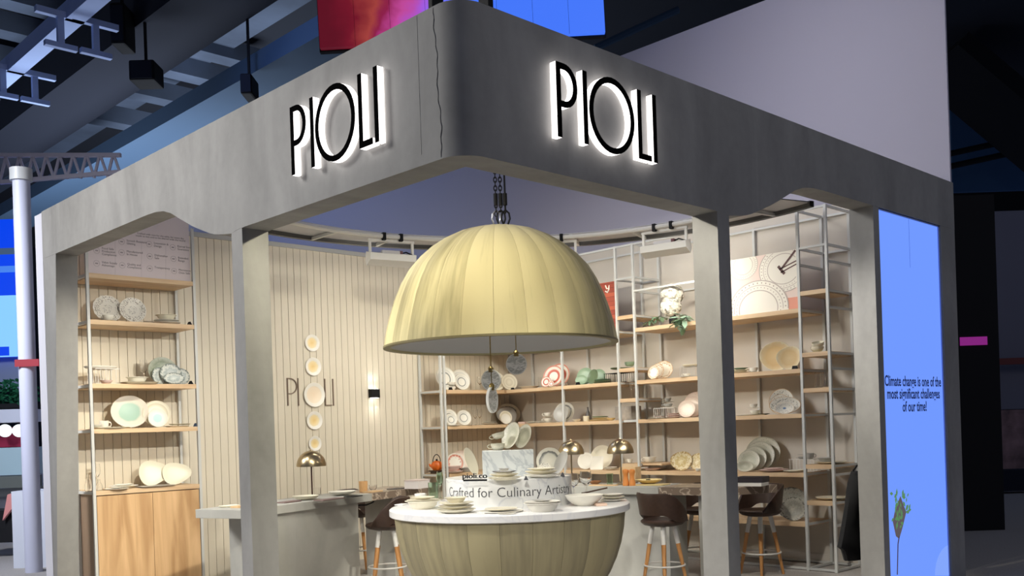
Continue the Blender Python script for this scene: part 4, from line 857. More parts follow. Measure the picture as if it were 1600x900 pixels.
lie('bowl', fx(901, 1.64, .06), 14, D_ivory, 'small ivory bowl right of the middle steel post'); cup(fx(916, 1.64, .22), 10, D_cream, 'lower cream beaker before the dark vase', 0, handle=False, h=.8, kind='tumbler'); glassware('bottle', fx(919, 1.64, .32), 9, 22, 'slim dark grey bottle at the back of the middle shelf', plain('smoke_grey', rgb(96, 92, 90), .4), 'bottle')
stack(fx(938, 1.64, .14), [('square', 30, D_yellow, 'bottom straw-coloured square plate of the stack'), ('square', 25, D_yellow, 'middle straw-coloured square plate of the stack'), ('square', 22, D_green, 'top greenish square plate of the stack')])
lie('bowl', fx(955, 1.64, .08), 14, D_yellow, 'straw-coloured bowl right of the square stack')
# ---- lower level (1.02)
tp = thing('teapot', 'small orange cast-iron teapot with black hoop handle in the corner bay', 'teapot', fy(683, 1.02, .24) + Vector((0, 0, .045)), 2.37)
M_or = plain('orange_enamel', rgb(226, 110, 34), .35)
obj('body', MB().lathe([(0, 0), (.05, 0), (.072, .03), (.078, .065), (.062, .105), (.03, .122), (0, .125)], 28), M_or, tp, smooth=True); obj('lid_knob', MB().lathe([(0, .12), (.012, .124), (.014, .14), (0, .148)], 12), M_black, tp, smooth=True)
obj('spout', MB().tube([(.06, 0, .045), (.085, 0, .06), (.098, 0, .085)], [.02, .015, .01], 8), M_or, tp, smooth=True); obj('hoop_handle', MB().tube([(.05 * math.cos(a), .05 * math.sin(a) * 0, 0.105 + .1 * math.sin(a)) for a in [PI * i / 12 for i in range(13)]], .006, 6), M_black, tp, smooth=True)
ts = thing('teapot_stand', 'dark wooden stand beneath the orange teapot', 'stand', fy(683, 1.02, .24) + Vector((0, 0, .001)), 0)
M_dkw = wood('dark_walnut', rgb(60, 40, 28), rgb(84, 58, 40), 1.0, 'x'); obj('stand_top', MB().box(-.09, .09, -.07, .07, .028, .043), M_dkw, ts)
for sx in (-.06, .06): obj('leg', MB().box(sx - .012, sx + .012, -.05, .05, 0, .028), M_dkw, ts)
stand('coupe', fy(722, 1.02, .22), 33, D_pinkpat, 'pale pink plate at the back, right of the teapot', mixa(AY, .4)); stand('coupe', fy(713, 1.02, .14), 30, D_redtop, 'white plate with red flower edge right of the teapot', mixa(AY, .4)); lie('deep', fy(728, 1.02, .08), 22, D_grey, 'grey deep bowl below the red-flowered plate', hs=1.4); stack(fy(707, 1.02, .07), [('coupe', 34, D_pink, 'lower pale pink dish near the corner post'), ('bowl', 27, D_pink, 'upper pale pink bowl near the corner post')])
stand('plate', fx(940, 1.02, .26), 37, D_ivory, 'tall ivory plate at the back of the white trio', mixa(AX, .4)); stand('plate', fx(915, 1.02, .16), 26, D_white, 'round white plate, left of the white trio', mixa(AX, .5)); stand('square', fx(932.5, 1.02, .08), 21, D_white, 'white square plate in front of the white trio', mixa(AX, .5))
stack(fx(955, 1.02, .12), [('coupe', 22, D_white, 'lower white dish at the right end, lower shelf'), ('coupe', 19, D_white, 'upper white dish at the right end, lower shelf')])
# ---- tower B
lie('flat', fx(971, 2.27, .2), 44, D_dkgreen, 'long green oval platter in the narrow tower', 'platter', ry=.6, name='platter', hs=1.6); cup(fx(984, 2.27, .18), 16, D_green, 'sage green mug on the green platter', .8, dz=.028, h=.7)
riser(fx(969, 2.11, .26), .36, .2, .12, PI/2, 'dark wire grid basket on the upper shelf beside the tower', M_black, .035)
glassware('wine', fx(987, 1.90, .14), 8, 32, 'tall clear wine glass in the narrow tower')
bx = obj('mottled_box', MB().box(-.13, .13, -.1, .1, 0, .17), plain('grey_stone', rgb(168, 160, 150), .6, noise=14, amt=.25), bev=.004, loc=fx(982, 1.64, .3) + Vector((0, 0, -.002 + .003)), rot=(0, 0, PI/2)); tag(bx, 'mottled grey stone box inside the narrow tower', 'box')
obj('shelf_board', MB().box(XF + .05, XB - .05, yB0 + .02, yB1 - .02, 1.61, 1.6395), M_steel, shB)
cup(fx(984, 1.107, .1), 9, D_white, 'small white cup on the low shelf of the narrow tower', 2.8, dz=.008); lie('flat', fx(984, 1.107, .1), 14, D_white, 'white saucer on the low shelf of the narrow tower')
# ---- bay C
stand('coupe', fx(1037, 2.11, .2), 29, D_brownrim, 'cream plate with brown marbled line, largest of three', mixa(AX, .45)); stand('coupe', fx(1027, 2.11, .11), 25, D_brownrim, 'white plate with brown marbled edge, middle of three', mixa(AX, .2), wr=.9); stand('coupe', fx(1021, 2.11, .05), 22, D_brownrim, 'small brown-edged plate, leftmost of three', mixa(AX, .2), wr=.9)
riser(fx(1080, 2.11, .2), .2, .16, .125, PI/2, 'grey wire riser left of the middle right column', M_steel, .025); lie('flat', Vector((*fx(1082, 2.11, .2).xy, 2.237)), 36, D_ivory, 'ivory oval platter on the grey wire riser', 'platter', ry=.7, name='platter', hs=2.2); cup(fx(1073, 2.11, .04), 11, D_white, 'small white cup in front of the grey wire riser', 2.6, h=.6, dz=.008); lie('flat', fx(1072, 2.11, .04), 18, D_white, 'white saucer in front of the grey wire riser')
riser(fx(1044, 1.64, .24), .30, .16, .125, PI/2, 'white wire riser carrying cups, middle right shelf', M_white, .03); Pq = fx(1044, 1.64, .24)
lie('flat', Vector((*Pq.xy, 1.768)), 24, D_white, 'white saucer on the white wire riser'); cup(Vector((*Pq.xy, 1.777)), 15, D_grey, 'lower grey cup on the white wire riser', 2.8, h=.55); lie('flat', Vector((*Pq.xy, 1.835)), 19, D_white, 'white saucer between the grey cups'); cup(Vector((*Pq.xy, 1.843)), 11, D_grey, 'upper grey cup on the white wire riser', 2.8, h=.75)
lie('square', fx(1028, 1.64, .08), 26, D_white, 'flat white square plate left of the pink stack', hs=.6); stack(fx(1053, 1.64, .09), [('plate', 26, D_pink, 'bottom pink plate of the stack, middle right shelf'), ('plate', 24, D_pink, 'middle pink plate of the stack, middle right shelf'), ('plate', 22, D_pink, 'top pink plate of the stack, middle right shelf')]); nap = obj('napkin', MB().box(-.06, .06, -.05, .05, 0, .01), plain('taupe_linen', rgb(150, 128, 116), .9), loc=fx(1031, 1.64, .06) + Vector((0, 0, .0215)), rot=(0, 0, .3)); tag(nap, 'taupe napkin lying on the white square plate', 'napkin')
stand('plate', fx(1087, 1.64, .26), 40, D_pinkpat, 'large pinkish patterned plate half behind the column', mixa(AX, .3)); stand('plate', fx(1082, 1.64, .16), 33, D_pinkpat, 'second pinkish patterned plate beside the column', mixa(AX, .4)); stand('plate', fx(1073, 1.64, .06), 27, D_pinkpat, 'small pinkish patterned plate in front beside the column', mixa(AX, .5))
lie('bowl', fx(1020, 1.02, .1), 28, D_pink, 'wide pale pink bowl on the lower right shelf', hs=.5); stack(fx(1032, 1.02, .26), [('coupe', 30, D_white, 'lower pale plate behind the pink bowl')]); cup(fx(1015, 1.107, .3), 20, D_white, 'white marbled cup on the tower side shelf', 2.8, h=.7); stand('pebble', fx(1065, 1.02, .12), 30, D_gold, 'gold mottled pebble-shaped plate left of the column', mixa(AX, .7), wr=1.1); stand('pebble', fx(1089, 1.02, .2), 27, D_gold, 'gold mottled plate half hidden by the column', mixa(AX, .2)); cup(fx(1091, 1.02, .03), 9, D_white, 'tiny white cup beside the column, lower right shelf', 0, handle=False, h=.8)
obj('shelf_board', MB().box(XF + .05, XB - .05, 3.35, 3.64, 1.085, 1.106), M_shelf, shC)
# right half of bay C
stack(fx(1157, 2.11, .16), [('plate', 32, D_ivory, 'bottom ivory plate of the stack right of the column'), ('plate', 29, D_cream, 'middle cream plate of the stack right of the column'), ('plate', 25, D_green, 'top sage plate of the stack right of the column')]); lie('flat', fx(1176, 2.11, .07), 20, D_white, 'white saucer beside the sage-topped stack'); cup(fx(1178, 2.11, .07), 13, D_white, 'white cup on a saucer beside the sage-topped stack', 1.2, h=.7, dz=.008)
stand('pebble', fx(1213, 2.11, .2), 47, D_beige, 'large beige pebble-shaped plate on the upper right shelf', mixa(AX, .7), wr=1.0); stand('pebble', fx(1233, 2.11, .08), 37, D_beige, 'smaller beige pebble-shaped plate in front', mixa(AX, .5)); card(fx(1242, 2.11, .03), AX + PI/2, 'black name card right of the beige plates')
lie('flat', fx(1160, 1.64, .06), 20, D_white, 'small flat white dish at the left, middle right shelf'); lie('flat', fx(1179, 1.64, .14), 32, D_cream, 'cream saucer under the cup pair right of the column'); cup(fx(1180, 1.64, .14), 16, D_white, 'lower white cup of the pair right of the column', .6, h=.6, dz=.012); lie('flat', fx(1178, 1.64, .14), 19, D_white, 'white saucer between the cups right of the column', dz=.078); cup(fx(1178, 1.64, .14), 12, D_white, 'upper white cup of the pair right of the column', .6, h=.7, dz=.086); lie('plate', fx(1190, 1.64, .3), 26, D_dkgreen, 'dull green plate behind the cup pair')
stand('plate', fx(1221, 1.64, .24), 40, D_floral2, 'round leaf-patterned plate at the back of the blue-flower group', mixa(AX, .4), wr=.95); stand('plate', fx(1219, 1.64, .18), 31, D_floral2, 'middle leaf-patterned plate of the blue-flower group', mixa(AX, .4)); stand('plate', fx(1227, 1.64, .1), 27, D_floral2, 'wide oval leaf-patterned platter', mixa(AX, .6), wr=1.75); stand('plate', fx(1226, 1.64, .03), 18, D_blue, 'small oval plate with blue flower centre', mixa(AX, .6), wr=1.6)
for px, hp, off, lab in ((1192, 52, .32, 'largest sage-patterned plate at the back of five'), (1187, 45, .25, 'second largest sage-patterned plate of five'), (1178, 38, .18, 'middle sage-patterned plate of five'), (1170, 33, .11, 'fourth sage-patterned plate of five')): stand('plate', fx(px, 1.02, off), hp, D_sagepat, lab, mixa(AX, .45), lean=18)
stand('plate', fx(1164, 1.02, .04), 17, D_sagepat, 'small oval patterned dish in front of the five plates', mixa(AX, .6), wr=1.5)
lie('coupe', fx(1209, 1.02, .12), 46, D_pink, 'wide pinkish shallow bowl right of the patterned plates', hs=.9); lie('coupe', fx(1209, 1.02, .12), 30, D_pink, 'smaller pinkish plate inside the wide shallow bowl', dz=.022); lie('coupe', fx(1240, 1.02, .08), 32, D_ivory, 'ivory plate at the right end, lower right shelf'); lie('square', fx(1246, 1.02, .1), 18, D_white, 'small square white dish on the ivory plate', dz=.018)
riser(fx(1257, 1.02, .26), .30, .14, .13, PI/2, 'pale wire riser with cup and jug at the right tower', M_white, .04); Pq = fx(1266, 1.02, .26)
jg = cup(Vector((*Pq.xy, 1.152)), 14, D_grey, 'grey jug on the pale wire riser', -0.6, h=1.05); jg.name = 'jug'; jg['category'] = 'jug'; cup(Vector((*fx(1253, 1.02, .26).xy, 1.152)), 10, D_grey, 'lower grey cup left of the jug', 2.0, h=.6); lie('flat', Vector((*fx(1253, 1.02, .26).xy, 1.195)), 13, D_grey, 'grey saucer topping the cup left of the jug')
stand('plate', fx(1238, .50, .2), 50, D_dark, 'large grey mottled plate on the lowest right shelf', mixa(AX, .7)); stand('plate', fx(1240, .50, .08), 37, D_dark, 'smaller grey mottled plate leaning in front on the lowest shelf', mixa(AX, .7))
cup(fx(1056, .50, .12), 16, D_white, 'white cup on the lowest shelf seen above the stool', .3, h=.8)
# ---- tower D
cup(fx(1277, 2.27, .16), 20, D_ivory, 'ivory cup, lower of the stacked pair in the right tower', .2, h=.62, dz=.01); cup(fx(1279, 2.27, .16), 19, D_ivory, 'ivory cup tipped on top of the stacked pair', .2, h=.62, dz=.06, tilt=-.3); lie('flat', fx(1277, 2.27, .16), 24, D_yellow, 'straw-coloured saucer under the stacked ivory cups')
for px, off, lab in ((1279, .12, 'clear tumbler at the left in the right tower'), (1290, .14, 'clear tumbler at the right in the right tower'), (1286, .24, 'clear tumbler behind the other two in the right tower')): glassware('tumbler', fx(px, 1.90, off), 10, 24, lab, group='clear tumblers in the right tower')
lie('coupe', fx(1298, 1.107, .2), 50, D_cream, 'wide cream plate on the lower shelf of the right tower', hs=.7); lie('deep', fx(1291, 1.107, .2), 30, D_grey, 'pale blue-grey bowl on the wide cream plate', dz=.02, hs=.9)
lie('coupe', fx(1299, .73, .2), 49, D_cream, 'wide cream plate on the lowest shelf of the right tower', hs=1.0)
# vase with flowers and foliage on top shelf
M_leaf = plain('sage_leaf', rgb(120, 150, 116), .6, noise=9, amt=.3); M_leaf2 = plain('dusty_leaf', rgb(156, 184, 160), .6)
Pv = fx(1052, 2.74, .16); vase = thing('flower_vase', 'black vase of white hydrangea blooms on the top right shelf', 'vase', Pv + Vector((0, 0, .001)))
obj('vessel', MB().lathe([(0, 0), (.045, 0), (.05, .06), (.03, .12), (.035, .14), (.028, .14), (.02, .1), (0, .03)], 20), M_black, vase, smooth=True)
rn = random.Random(11)
for k, (dx, dz, rr_) in enumerate(((0.0, .36, .13), (-.02, .22, .12))):
    mbf = MB()
    for i in range(150):
        u, v_ = rn.random() * 2 - 1, rn.random() * 2 * PI; q = math.sqrt(1 - u*u); c = Vector((dx * .7 + rr_ * q * math.cos(v_), -dx * .7 + rr_ * q * math.sin(v_), dz + rr_ * u * .95)); s = .022 + rn.random() * .012
        n_ = Vector((q * math.cos(v_), q * math.sin(v_), u)); a_ = n_.orthogonal().normalized(); b_ = n_.cross(a_); k0 = len(mbf.v)
        for j in range(8): mbf.v.append(tuple(c + (a_ * math.cos(j * PI/4) + b_ * math.sin(j * PI/4)) * s * (1 if j % 2 == 0 else .55) + n_ * (.008 if j % 2 else -.004)))
        mbf.f.append(tuple(range(k0, k0 + 8)))
    mbf.lathe([(0, -rr_ * .9), (rr_ * .65, -rr_ * .65), (rr_ * .92, 0), (rr_ * .65, rr_ * .65), (0, rr_ * .9)], 16, c=(dx * .7, -dx * .7, dz))
    o = obj('bloom', mbf, plain('petal_white', rgb(246, 242, 228), .8), vase); o['kind'] = 'stuff'
def leaf_mesh(): 
    m = MB(); m.v = [(0, 0, 0), (.3, .22, .05), (.65, .24, .06), (1, 0, 0), (.65, -.24, .06), (.3, -.22, .05), (.5, 0, -.02), (.5, 0, -.05)]; m.f = [(0, 6, 1), (1, 6, 2), (2, 6, 3), (3, 6, 4), (4, 6, 5), (5, 6, 0), (1, 7, 0), (2, 7, 1), (3, 7, 2), (4, 7, 3), (5, 7, 4), (0, 7, 5)]; return m.mesh('leaf', True)
LM = leaf_mesh()
def spray(label, cpx, spots, mat):
    P = fx(cpx[0], 2.74, cpx[1]); t = thing('leaf_spray', label, 'foliage', P + Vector((0, 0, .012)))
    prev = Vector((0, 0, 0)); pts_ = []
    for (px, py, off, ln, mt) in spots:
        Q = at(px, py, 'x', XF + off) - P - Vector((0, 0, .012)); pts_.append(Q)
        mk('leaf', LM, mt, t, loc=Q, rot=(rn.random() * 1.2 - .6, rn.random() * 1.4 - .2, rn.random() * 6.28), scale=(ln, ln, ln))
    obj('stem', MB().tube([(p_.x, p_.y, p_.z) for p_ in pts_[::3]], .005, 5), plain('stem_green', rgb(84, 96, 70), .7), t)
sp = []
for i in range(26):
    k = i / 25; sp.append((1008 + 32 * k, 512 - 12 * math.sin(k * 2.2) - rn.random() * 7, .02 + rn.random() * .12, .05 + rn.random() * .03, M_leaf))
spray('green trailing leaves on the top shelf left of the vase', (1022, .1), sp, M_leaf)
sp = []
for i in range(28):
    k = i / 27; sp.append((1054 + 16 * rn.random() + 8 * k, 492 + 24 * rn.random() * (1 if k < .6 else .4), -.05 + rn.random() * .08, .09 + rn.random() * .06, M_leaf2 if i % 4 else M_leaf))
spray('large dusty green leaves hanging over the shelf edge', (1062, .04), sp, M_leaf2)

# ---- black jacket hanging behind the right column
jk = thing('hanging_jacket', 'black jacket hanging beside the right-hand column', 'jacket', at(1330, 800, 'y', .42) + Vector((0, 0, 0)))
Pj = jk.location.copy(); mj = MB(); rows = []
for k, (px0, px1, py) in enumerate(((1338, 1346, 736), (1331, 1352, 752), (1326, 1354, 768), (1321, 1356, 790), (1317, 1357, 815), (1313, 1358, 838), (1311, 1358, 850), (1318, 1358, 856), (1322, 1358, 872))):
    A = at(px0, py, 'y', .42) - Pj; B = at(px1, py, 'y', .42) - Pj; row = []
    for i in range(13):
        t = 2 * PI * i / 13; c = (A + B) / 2; hw = (B.x - A.x) / 2; row.append(len(mj.v)); mj.v.append((c.x + hw * math.cos(t), .07 * math.sin(t) * (1 + .25 * math.sin(3 * t + k)), c.z))
    rows.append(row)
for A, B in zip(rows, rows[1:]):
    for i in range(13): mj.f.append((A[i], A[(i+1) % 13], B[(i+1) % 13], B[i]))
mj.f += [tuple(rows[0]), tuple(reversed(rows[-1]))]
obj('jacket_body', mj, plain('black_cloth', (.008, .008, .009, 1), .9), jk, smooth=True)
obj('coat_hook', MB().tube([(0.06, -.2, .42), (0.06, -.05, .42), (0.06, 0, .36)], .008, 6), M_black, jk)

# ================================================================== COUNTERS
M_mar = marble('brown_marble', rgb(128, 112, 98), rgb(206, 190, 172), 3.2, 0.025, .3)
UL = math.atan2(.318, .948)
cl = thing('bar_counter', 'grey plaster counter with brown marble extension before the cream wall', 'counter', (0.94, 4.08, 0), UL)
obj('plaster_slab', MB().box(0, 1.915, 0, .57, .872, .95), M_counter, cl, bev=.002); obj('marble_slab', MB().box(1.917, 3.0, 0, .57, .872, .95), M_mar, cl, bev=.002)
obj('pedestal', MB().box(.30, 1.72, .04, .46, 0, .871), M_counter, cl); obj('pedestal', MB().box(2.42, 2.62, .08, .46, 0, .871), M_counter, cl)
cable = obj('cable', MB().tube([(1.7, .2, .865), (1.8, .12, .835), (1.95, .1, .825), (2.1, .12, .84), (2.25, .2, .866)], .008, 6), M_black, cl, smooth=True)
UR = math.atan2(.98, -.2)
cr_ = thing('bar_counter', 'grey plaster counter with brown marble end near the middle right column', 'counter', (4.68, 1.50, 0), UR)
_li = lambda x, y: ((x - 4.68) * math.cos(UR) + (y - 1.50) * math.sin(UR), -(x - 4.68) * math.sin(UR) + (y - 1.50) * math.cos(UR))
obj('marble_slab', MB().prism([_li(4.52, 2.28), _li(4.63, 1.60), _li(5.21, 1.36), _li(5.07, 2.39)], lambda a, b, d: (a, b, d), .872, .95), M_mar, cr_, bev=.002); obj('plaster_slab', MB().box(.802, 2.6, -.56, 0, .872, .95), M_counter, cr_, bev=.002)
obj('pedestal', MB().box(.72, 2.4, -.48, -.05, 0, .871), M_counter, cr_); obj('pedestal', MB().box(.30, .42, -.46, -.10, 0, .871), M_counter, cr_)

# ================================================================== STOOLS
M_lea = plain('brown_leather', rgb(58, 40, 30), .45, noise=30, amt=.15, bump=.1)
M_legw = wood('beech_leg', rgb(178, 122, 66), rgb(206, 150, 92), 1.0, 'z')
def stool_meshes():
    seat = MB().lathe([(0, .60), (.12, .60), (.185, .615), (.215, .64), (.215, .655), (.19, .67), (.10, .655), (0, .648)], 32)
    n_, bands = 28, []
    back = MB(); cols = []
    for i in range(n_ + 1):
        t = PI + math.radians(-128 + 256 * i / n_); q = abs(-128 + 256 * i / n_) / 128
        zt_ = .655 + .27 * (1 - max(0, (q - .42) / .58) ** 1.6) ; zb_ = .715 - .07 * min(1, max(0, (q - .40) / .25))
        zt_ = max(zt_, .668); ro = .222 + .015 * (zt_ - .66); c = []
        for rr_, z in ((ro - .004, zb_), (ro + .022, zt_ - .02), (ro + .018, zt_), (ro - .004, zt_), (ro - .01, zt_ - .03), (ro - .03, zb_)): c.append(len(back.v)); back.v.append((rr_ * math.cos(t), rr_ * math.sin(t), z))
        cols.append(c)
    for A, B in zip(cols, cols[1:]):
        for j in range(6): back.f.append((A[j], A[(j+1) % 6], B[(j+1) % 6], B[j]))
    back.f += [tuple(cols[0]), tuple(reversed(cols[-1]))]
    legw = MB().tube([(.215, 0, .0), (.135, 0, .43)], [.014, .022], 10); legt = MB().tube([(.1352, 0, .4305), (.10, 0, .605)], [.0222, .024], 10)
    ring = MB().tube([(.195 * math.cos(2*PI*i/40), .195 * math.sin(2*PI*i/40), .225) for i in range(40)], .009, 6, True)
    return [x.mesh(nm, True) for x, nm in ((seat, 'seat'), (back, 'backrest'), (legw, 'leg'), (legt, 'leg_socket'), (ring, 'foot_ring'))]
SM = stool_meshes()
def stool(P, rz, label):
    t = thing('bar_stool', label, 'stool', (P[0], P[1], 0), rz, 'brown leather bar stools')
    mk('seat', SM[0], M_lea, t); mk('backrest', SM[1], M_lea, t)
    for k in range(4):
        l = mk('leg', SM[2], M_legw, t, rot=(0, 0, PI/4 + k * PI/2)); mk('leg_socket', SM[3], M_white, l)
    mk('foot_ring', SM[4], M_white, t)
sp_ = lambda px, py: at(px, py, 'z', .64)
stool(sp_(1036, 815), -.15, 'brown leather bar stool in front of the right counter, back turned to the aisle')
stool((5.50, 1.74), PI - .25, 'brown leather bar stool beyond the marble counter end, facing it')
stool((5.38, 2.38), PI - .1, 'brown leather bar stool mostly hidden by the middle right column')
stool(sp_(604, 821), 2.45, 'brown leather bar stool between the left counter and the round table')
stool((3.36, 5.80), -PI/2 + .5, 'brown leather bar stool on the far side of the left counter')

# ================================================================== TABLE LAMPS
def lamp(px, py, wpx, hpx, label, stem_mat, glow=0):
    P = at(px, py, 'z', .95); k = mpp(P); r = wpx / 2 * k; H = hpx * k
    t = thing('table_lamp', label, 'lamp', P + Vector((0, 0, .001)), 0, 'brass mushroom lamps on the counters')
    obj('base', MB().lathe([(0, 0), (.055, 0), (.055, .008), (.012, .014), (0, .014)], 24), M_brass, t, smooth=True)
    obj('stem', MB().tube([(0, 0, .01), (0, 0, H - r * .5)], .008, 8), stem_mat, t, smooth=True)
    pr_ = [(r * math.cos(a), H - r * 1.05 + r * 1.05 * math.sin(a)) for a in [PI/2 * i / 12 for i in range(13)]]
    obj('shade', MB().lathe(pr_ + [(max(0, a - .004), b - .004) for a, b in reversed(pr_)] , 40), M_brass, t, smooth=True)
    obj('finial', MB().lathe([(0, H - .003), (.01, H), (.006, H + .014), (0, H + .016)], 12), M_brass, t, smooth=True)
    obj('bulb', MB().lathe([(0, H - r * .75), (.018, H - r * .7), (.02, H - r * .5), (0, H - r * .4)], 12), emit('lamp_bulb', (1, .55, .2, 1), 6) if glow else M_white, t, smooth=True)
M_dstem = plain('bronze_stem', rgb(80, 52, 44), .4, .6)
lamp(488, 775, 46, 71, 'brass mushroom lamp on the left counter below the wall plates', M_dstem)
lamp(894, 759, 41, 71, 'brass mushroom lamp with amber glow behind the wine glasses', M_brass, 1)
lamp(971, 757, 42, 71, 'brass mushroom lamp on the right counter beside the grinders', M_brass)

# ================================================================== THINGS ON THE LEFT COUNTER
cz = lambda px, py: at(px, py, 'z', .95)
def slab(name, P, sx, sy, sz, rz, mat, label, cat, dz=0.0):
    o = obj(name, MB().box(-sx/2, sx/2, -sy/2, sy/2, 0, sz), mat, loc=(P.x, P.y, P.z + .001 + dz), rot=(0, 0, rz), bev=.0015); return tag(o, label, cat)
M_mauve = plain('mauve_linen', rgb(126, 106, 102), .9)
slab('napkin', cz(452, 785), .24, .10, .012, UL, M_mauve, 'folded mauve napkin at the left end of the left counter', 'napkin')
lie('bowl', cz(478, 781), 42, D_ivory, 'wide ivory bowl below the left brass lamp', hs=.55); slab('napkin', cz(515, 781), .34, .12, .010, UL, M_mauve, 'long mauve napkin with cutlery on the left counter', 'napkin')
lie('coupe', cz(535, 774), 44, D_white, 'white plate on a dark napkin on the left counter', dz=.012, hs=1.2); slab('napkin', cz(552, 776), .16, .12, .008, UL, M_black, 'dark folded napkin under the white plate', 'napkin')
lie('flat', cz(358, 792), 34, D_ivory, 'flat ivory dish at the left end of the counter', 'dish', ry=.6, name='dish', hs=2); slab('serving_board', cz(375, 793), .14, .10, .016, UL, wood('maple', rgb(206, 172, 128), rgb(222, 190, 148), 1, 'x'), 'small pale wooden board beside the left column', 'board')
glassware('tumbler', cz(496, 773), 11, 11, 'small clear glass behind the left brass lamp'); cup(cz(568, 769), 14, wood('beech_cup', rgb(206, 160, 108), rgb(220, 178, 128), 1, 'z'), 'tall wooden beaker on the left marble counter', 0, handle=False, kind='tumbler', h=1.15)
slab('serving_board', cz(583, 769), .20, .12, .014, UL, wood('maple', rgb(206, 172, 128), rgb(222, 190, 148), 1, 'x'), 'small wooden board beside the wooden beaker', 'board'); glassware('cup', cz(583, 768), 13, 8, 'little glass dish on the small wooden board', dz=.016)
slab('placemat', cz(621, 764), .22, .14, .008, UL, plain('slate', rgb(84, 80, 80), .6), 'dark slate mat on the left marble counter', 'mat'); gb = thing('gift_box', 'pale card box with pinkish lid on the left marble counter', 'box', cz(652, 763) + Vector((0, 0, .001)), UL)
obj('box_body', MB().box(-.12, .12, -.09, .09, 0, .085), plain('white_card', rgb(222, 216, 214), .6), gb); obj('lid', MB().box(-.123, .123, -.093, .093, .0855, .098), plain('pinkish_card', rgb(206, 190, 184), .6), gb)

# ================================================================== THINGS ON THE RIGHT COUNTER
def grinder(px, py, label, rz):
    P = cz(px, py); t = thing('grinder', label, 'grinder', P + Vector((0, 0, .001)), rz, 'orange wooden grinders'); M_w = wood('cherry', rgb(196, 118, 52), rgb(218, 146, 78), 1, 'z')
    obj('body', MB().lathe([(0, 0), (.032, 0), (.034, .03), (.024, .07), (.022, .1), (.028, .125), (0, .125)], 20), M_w, t, smooth=True); obj('head', MB().lathe([(0, .126), (.028, .126), (.034, .145), (.030, .165), (0, .175)], 20), M_w, t, smooth=True)
grinder(978, 759, 'orange wooden grinder, left of the pair on the right counter', 0); grinder(988, 759, 'orange wooden grinder, right of the pair on the right counter', 0)
lie('coupe', cz(1014, 757), 42, D_yellow, 'straw-coloured bowl plate on the right counter', hs=1.6, dz=.012); slab('placemat', cz(1020, 758), .3, .22, .010, UR, plain('straw_mat', rgb(206, 184, 130), .9), 'straw place mat under the bowl plate, right counter', 'mat'); slab('small_pot', cz(1013, 757), .04, .03, .02, 0, M_black, 'tiny black pot on the straw-coloured bowl plate', 'pot', dz=.035)
glassware('tumbler', cz(953, 757), 11, 17, 'green glass tumbler on the right counter', glass('green_glass', (.74, .88, .76, 1), .05)); lie('bowl', cz(930, 757), 20, wood('olive_wood', rgb(140, 92, 52), rgb(166, 114, 70), 1, 'x'), 'small wooden bowl with a spoon on the right counter'); slab('serving_board', cz(943, 759), .3, .1, .01, UR, wood('maple', rgb(206, 172, 128), rgb(222, 190, 148), 1, 'x'), 'thin wooden board on the right counter', 'board')
slab('crate', cz(985, 752), .2, .14, .16, UR, wood('maple', rgb(206, 172, 128), rgb(222, 190, 148), 1, 'x'), 'pale wooden block behind the two grinders', 'block')
slab('catalogue', cz(1172, 759), .30, .21, .030, UR, plain('paper_white', rgb(226, 222, 214), .6), 'white catalogue lying on the marble counter end', 'book'); slab('catalogue', cz(1176, 758.5), .27, .20, .055, UR, plain('dark_cover', rgb(44, 38, 44), .5), 'dark covered book on top of the white catalogue', 'book', dz=.032)

# ================================================================== THINGS ON THE ROUND TABLE
def rim_stack(px, py, items): return stack(cz(px, py), items)
rim_stack(661, 795, [('deep', 56, D_ivory, 'wide ivory bowl at the left of the round table'), ('plate', 50, D_ivory, 'ivory plate on the wide left bowl'), ('plate', 38, D_cream, 'small cream plate topping the left bowl')])
rim_stack(713, 801, [('coupe', 62, D_ivory, 'lowest ivory plate of the left front stack'), ('coupe', 56, D_cream, 'second cream plate of the left front stack'), ('plate', 55, D_ivory, 'third ivory plate of the left front stack'), ('deep', 36, D_cream, 'small cream bowl topping the left front stack')])
cup(cz(657, 782), 18, plain('ribbed_white', rgb(232, 230, 226), .3), 'small white ribbed cup on the left of the round table', 0, handle=False, h=.95)
slab('napkin', cz(628, 789), .12, .08, .008, .4, plain('white_linen', rgb(228, 226, 220), .9), 'crumpled white napkin at the left rim of the round table', 'napkin')
rim_stack(783, 800, [('flat', 70, D_white, 'wide flat white plate at the front of the round table'), ('flat', 52, D_cream, 'cream plate on the wide flat white plate')]); lie('flat', cz(792, 803), 30, D_white, 'small white side plate at the very front of the round table'); slab('napkin', cz(757, 802), .10, .07, .008, .2, plain('white_linen', rgb(228, 226, 220), .9), 'white lace napkin between the front stacks', 'napkin')
rim_stack(848, 799, [('deep', 60, D_white, 'white bowl at the bottom of the right front stack'), ('plate', 56, D_white, 'white plate on the bowl of the right front stack'), ('plate', 34, D_grey, 'small greyish plate topping the right front stack')])
rim_stack(913, 790, [('bowl', 60, D_white, 'wide white bowl at the right of the round table')]); slab('napkin', cz(938, 790), .12, .09, .02, .9, plain('blush_linen', rgb(226, 196, 176), .9), 'blush napkin beside the wide white bowl', 'napkin')
sv = thing('salad_server', 'wooden salad spoon resting in the wide white bowl', 'spoon', cz(918, 786) + Vector((0, 0, .085)), -.7); obj('handle', MB().bar((-.02, 0, 0), (.17, 0, .035), .012), M_dkw, sv); obj('scoop', MB().lathe([(0, -.004), (.018, -.002), (.02, .004), (0, .003)], 12, c=(-.03, 0, 0)), M_dkw, sv)
rim_stack(957, 783, [('plate', 40, D_white, 'lower white plate at the right rim of the round table'), ('plate', 38, D_ivory, 'middle ivory plate at the right rim of the round table'), ('plate', 34, D_white, 'upper white plate at the right rim of the round table')])
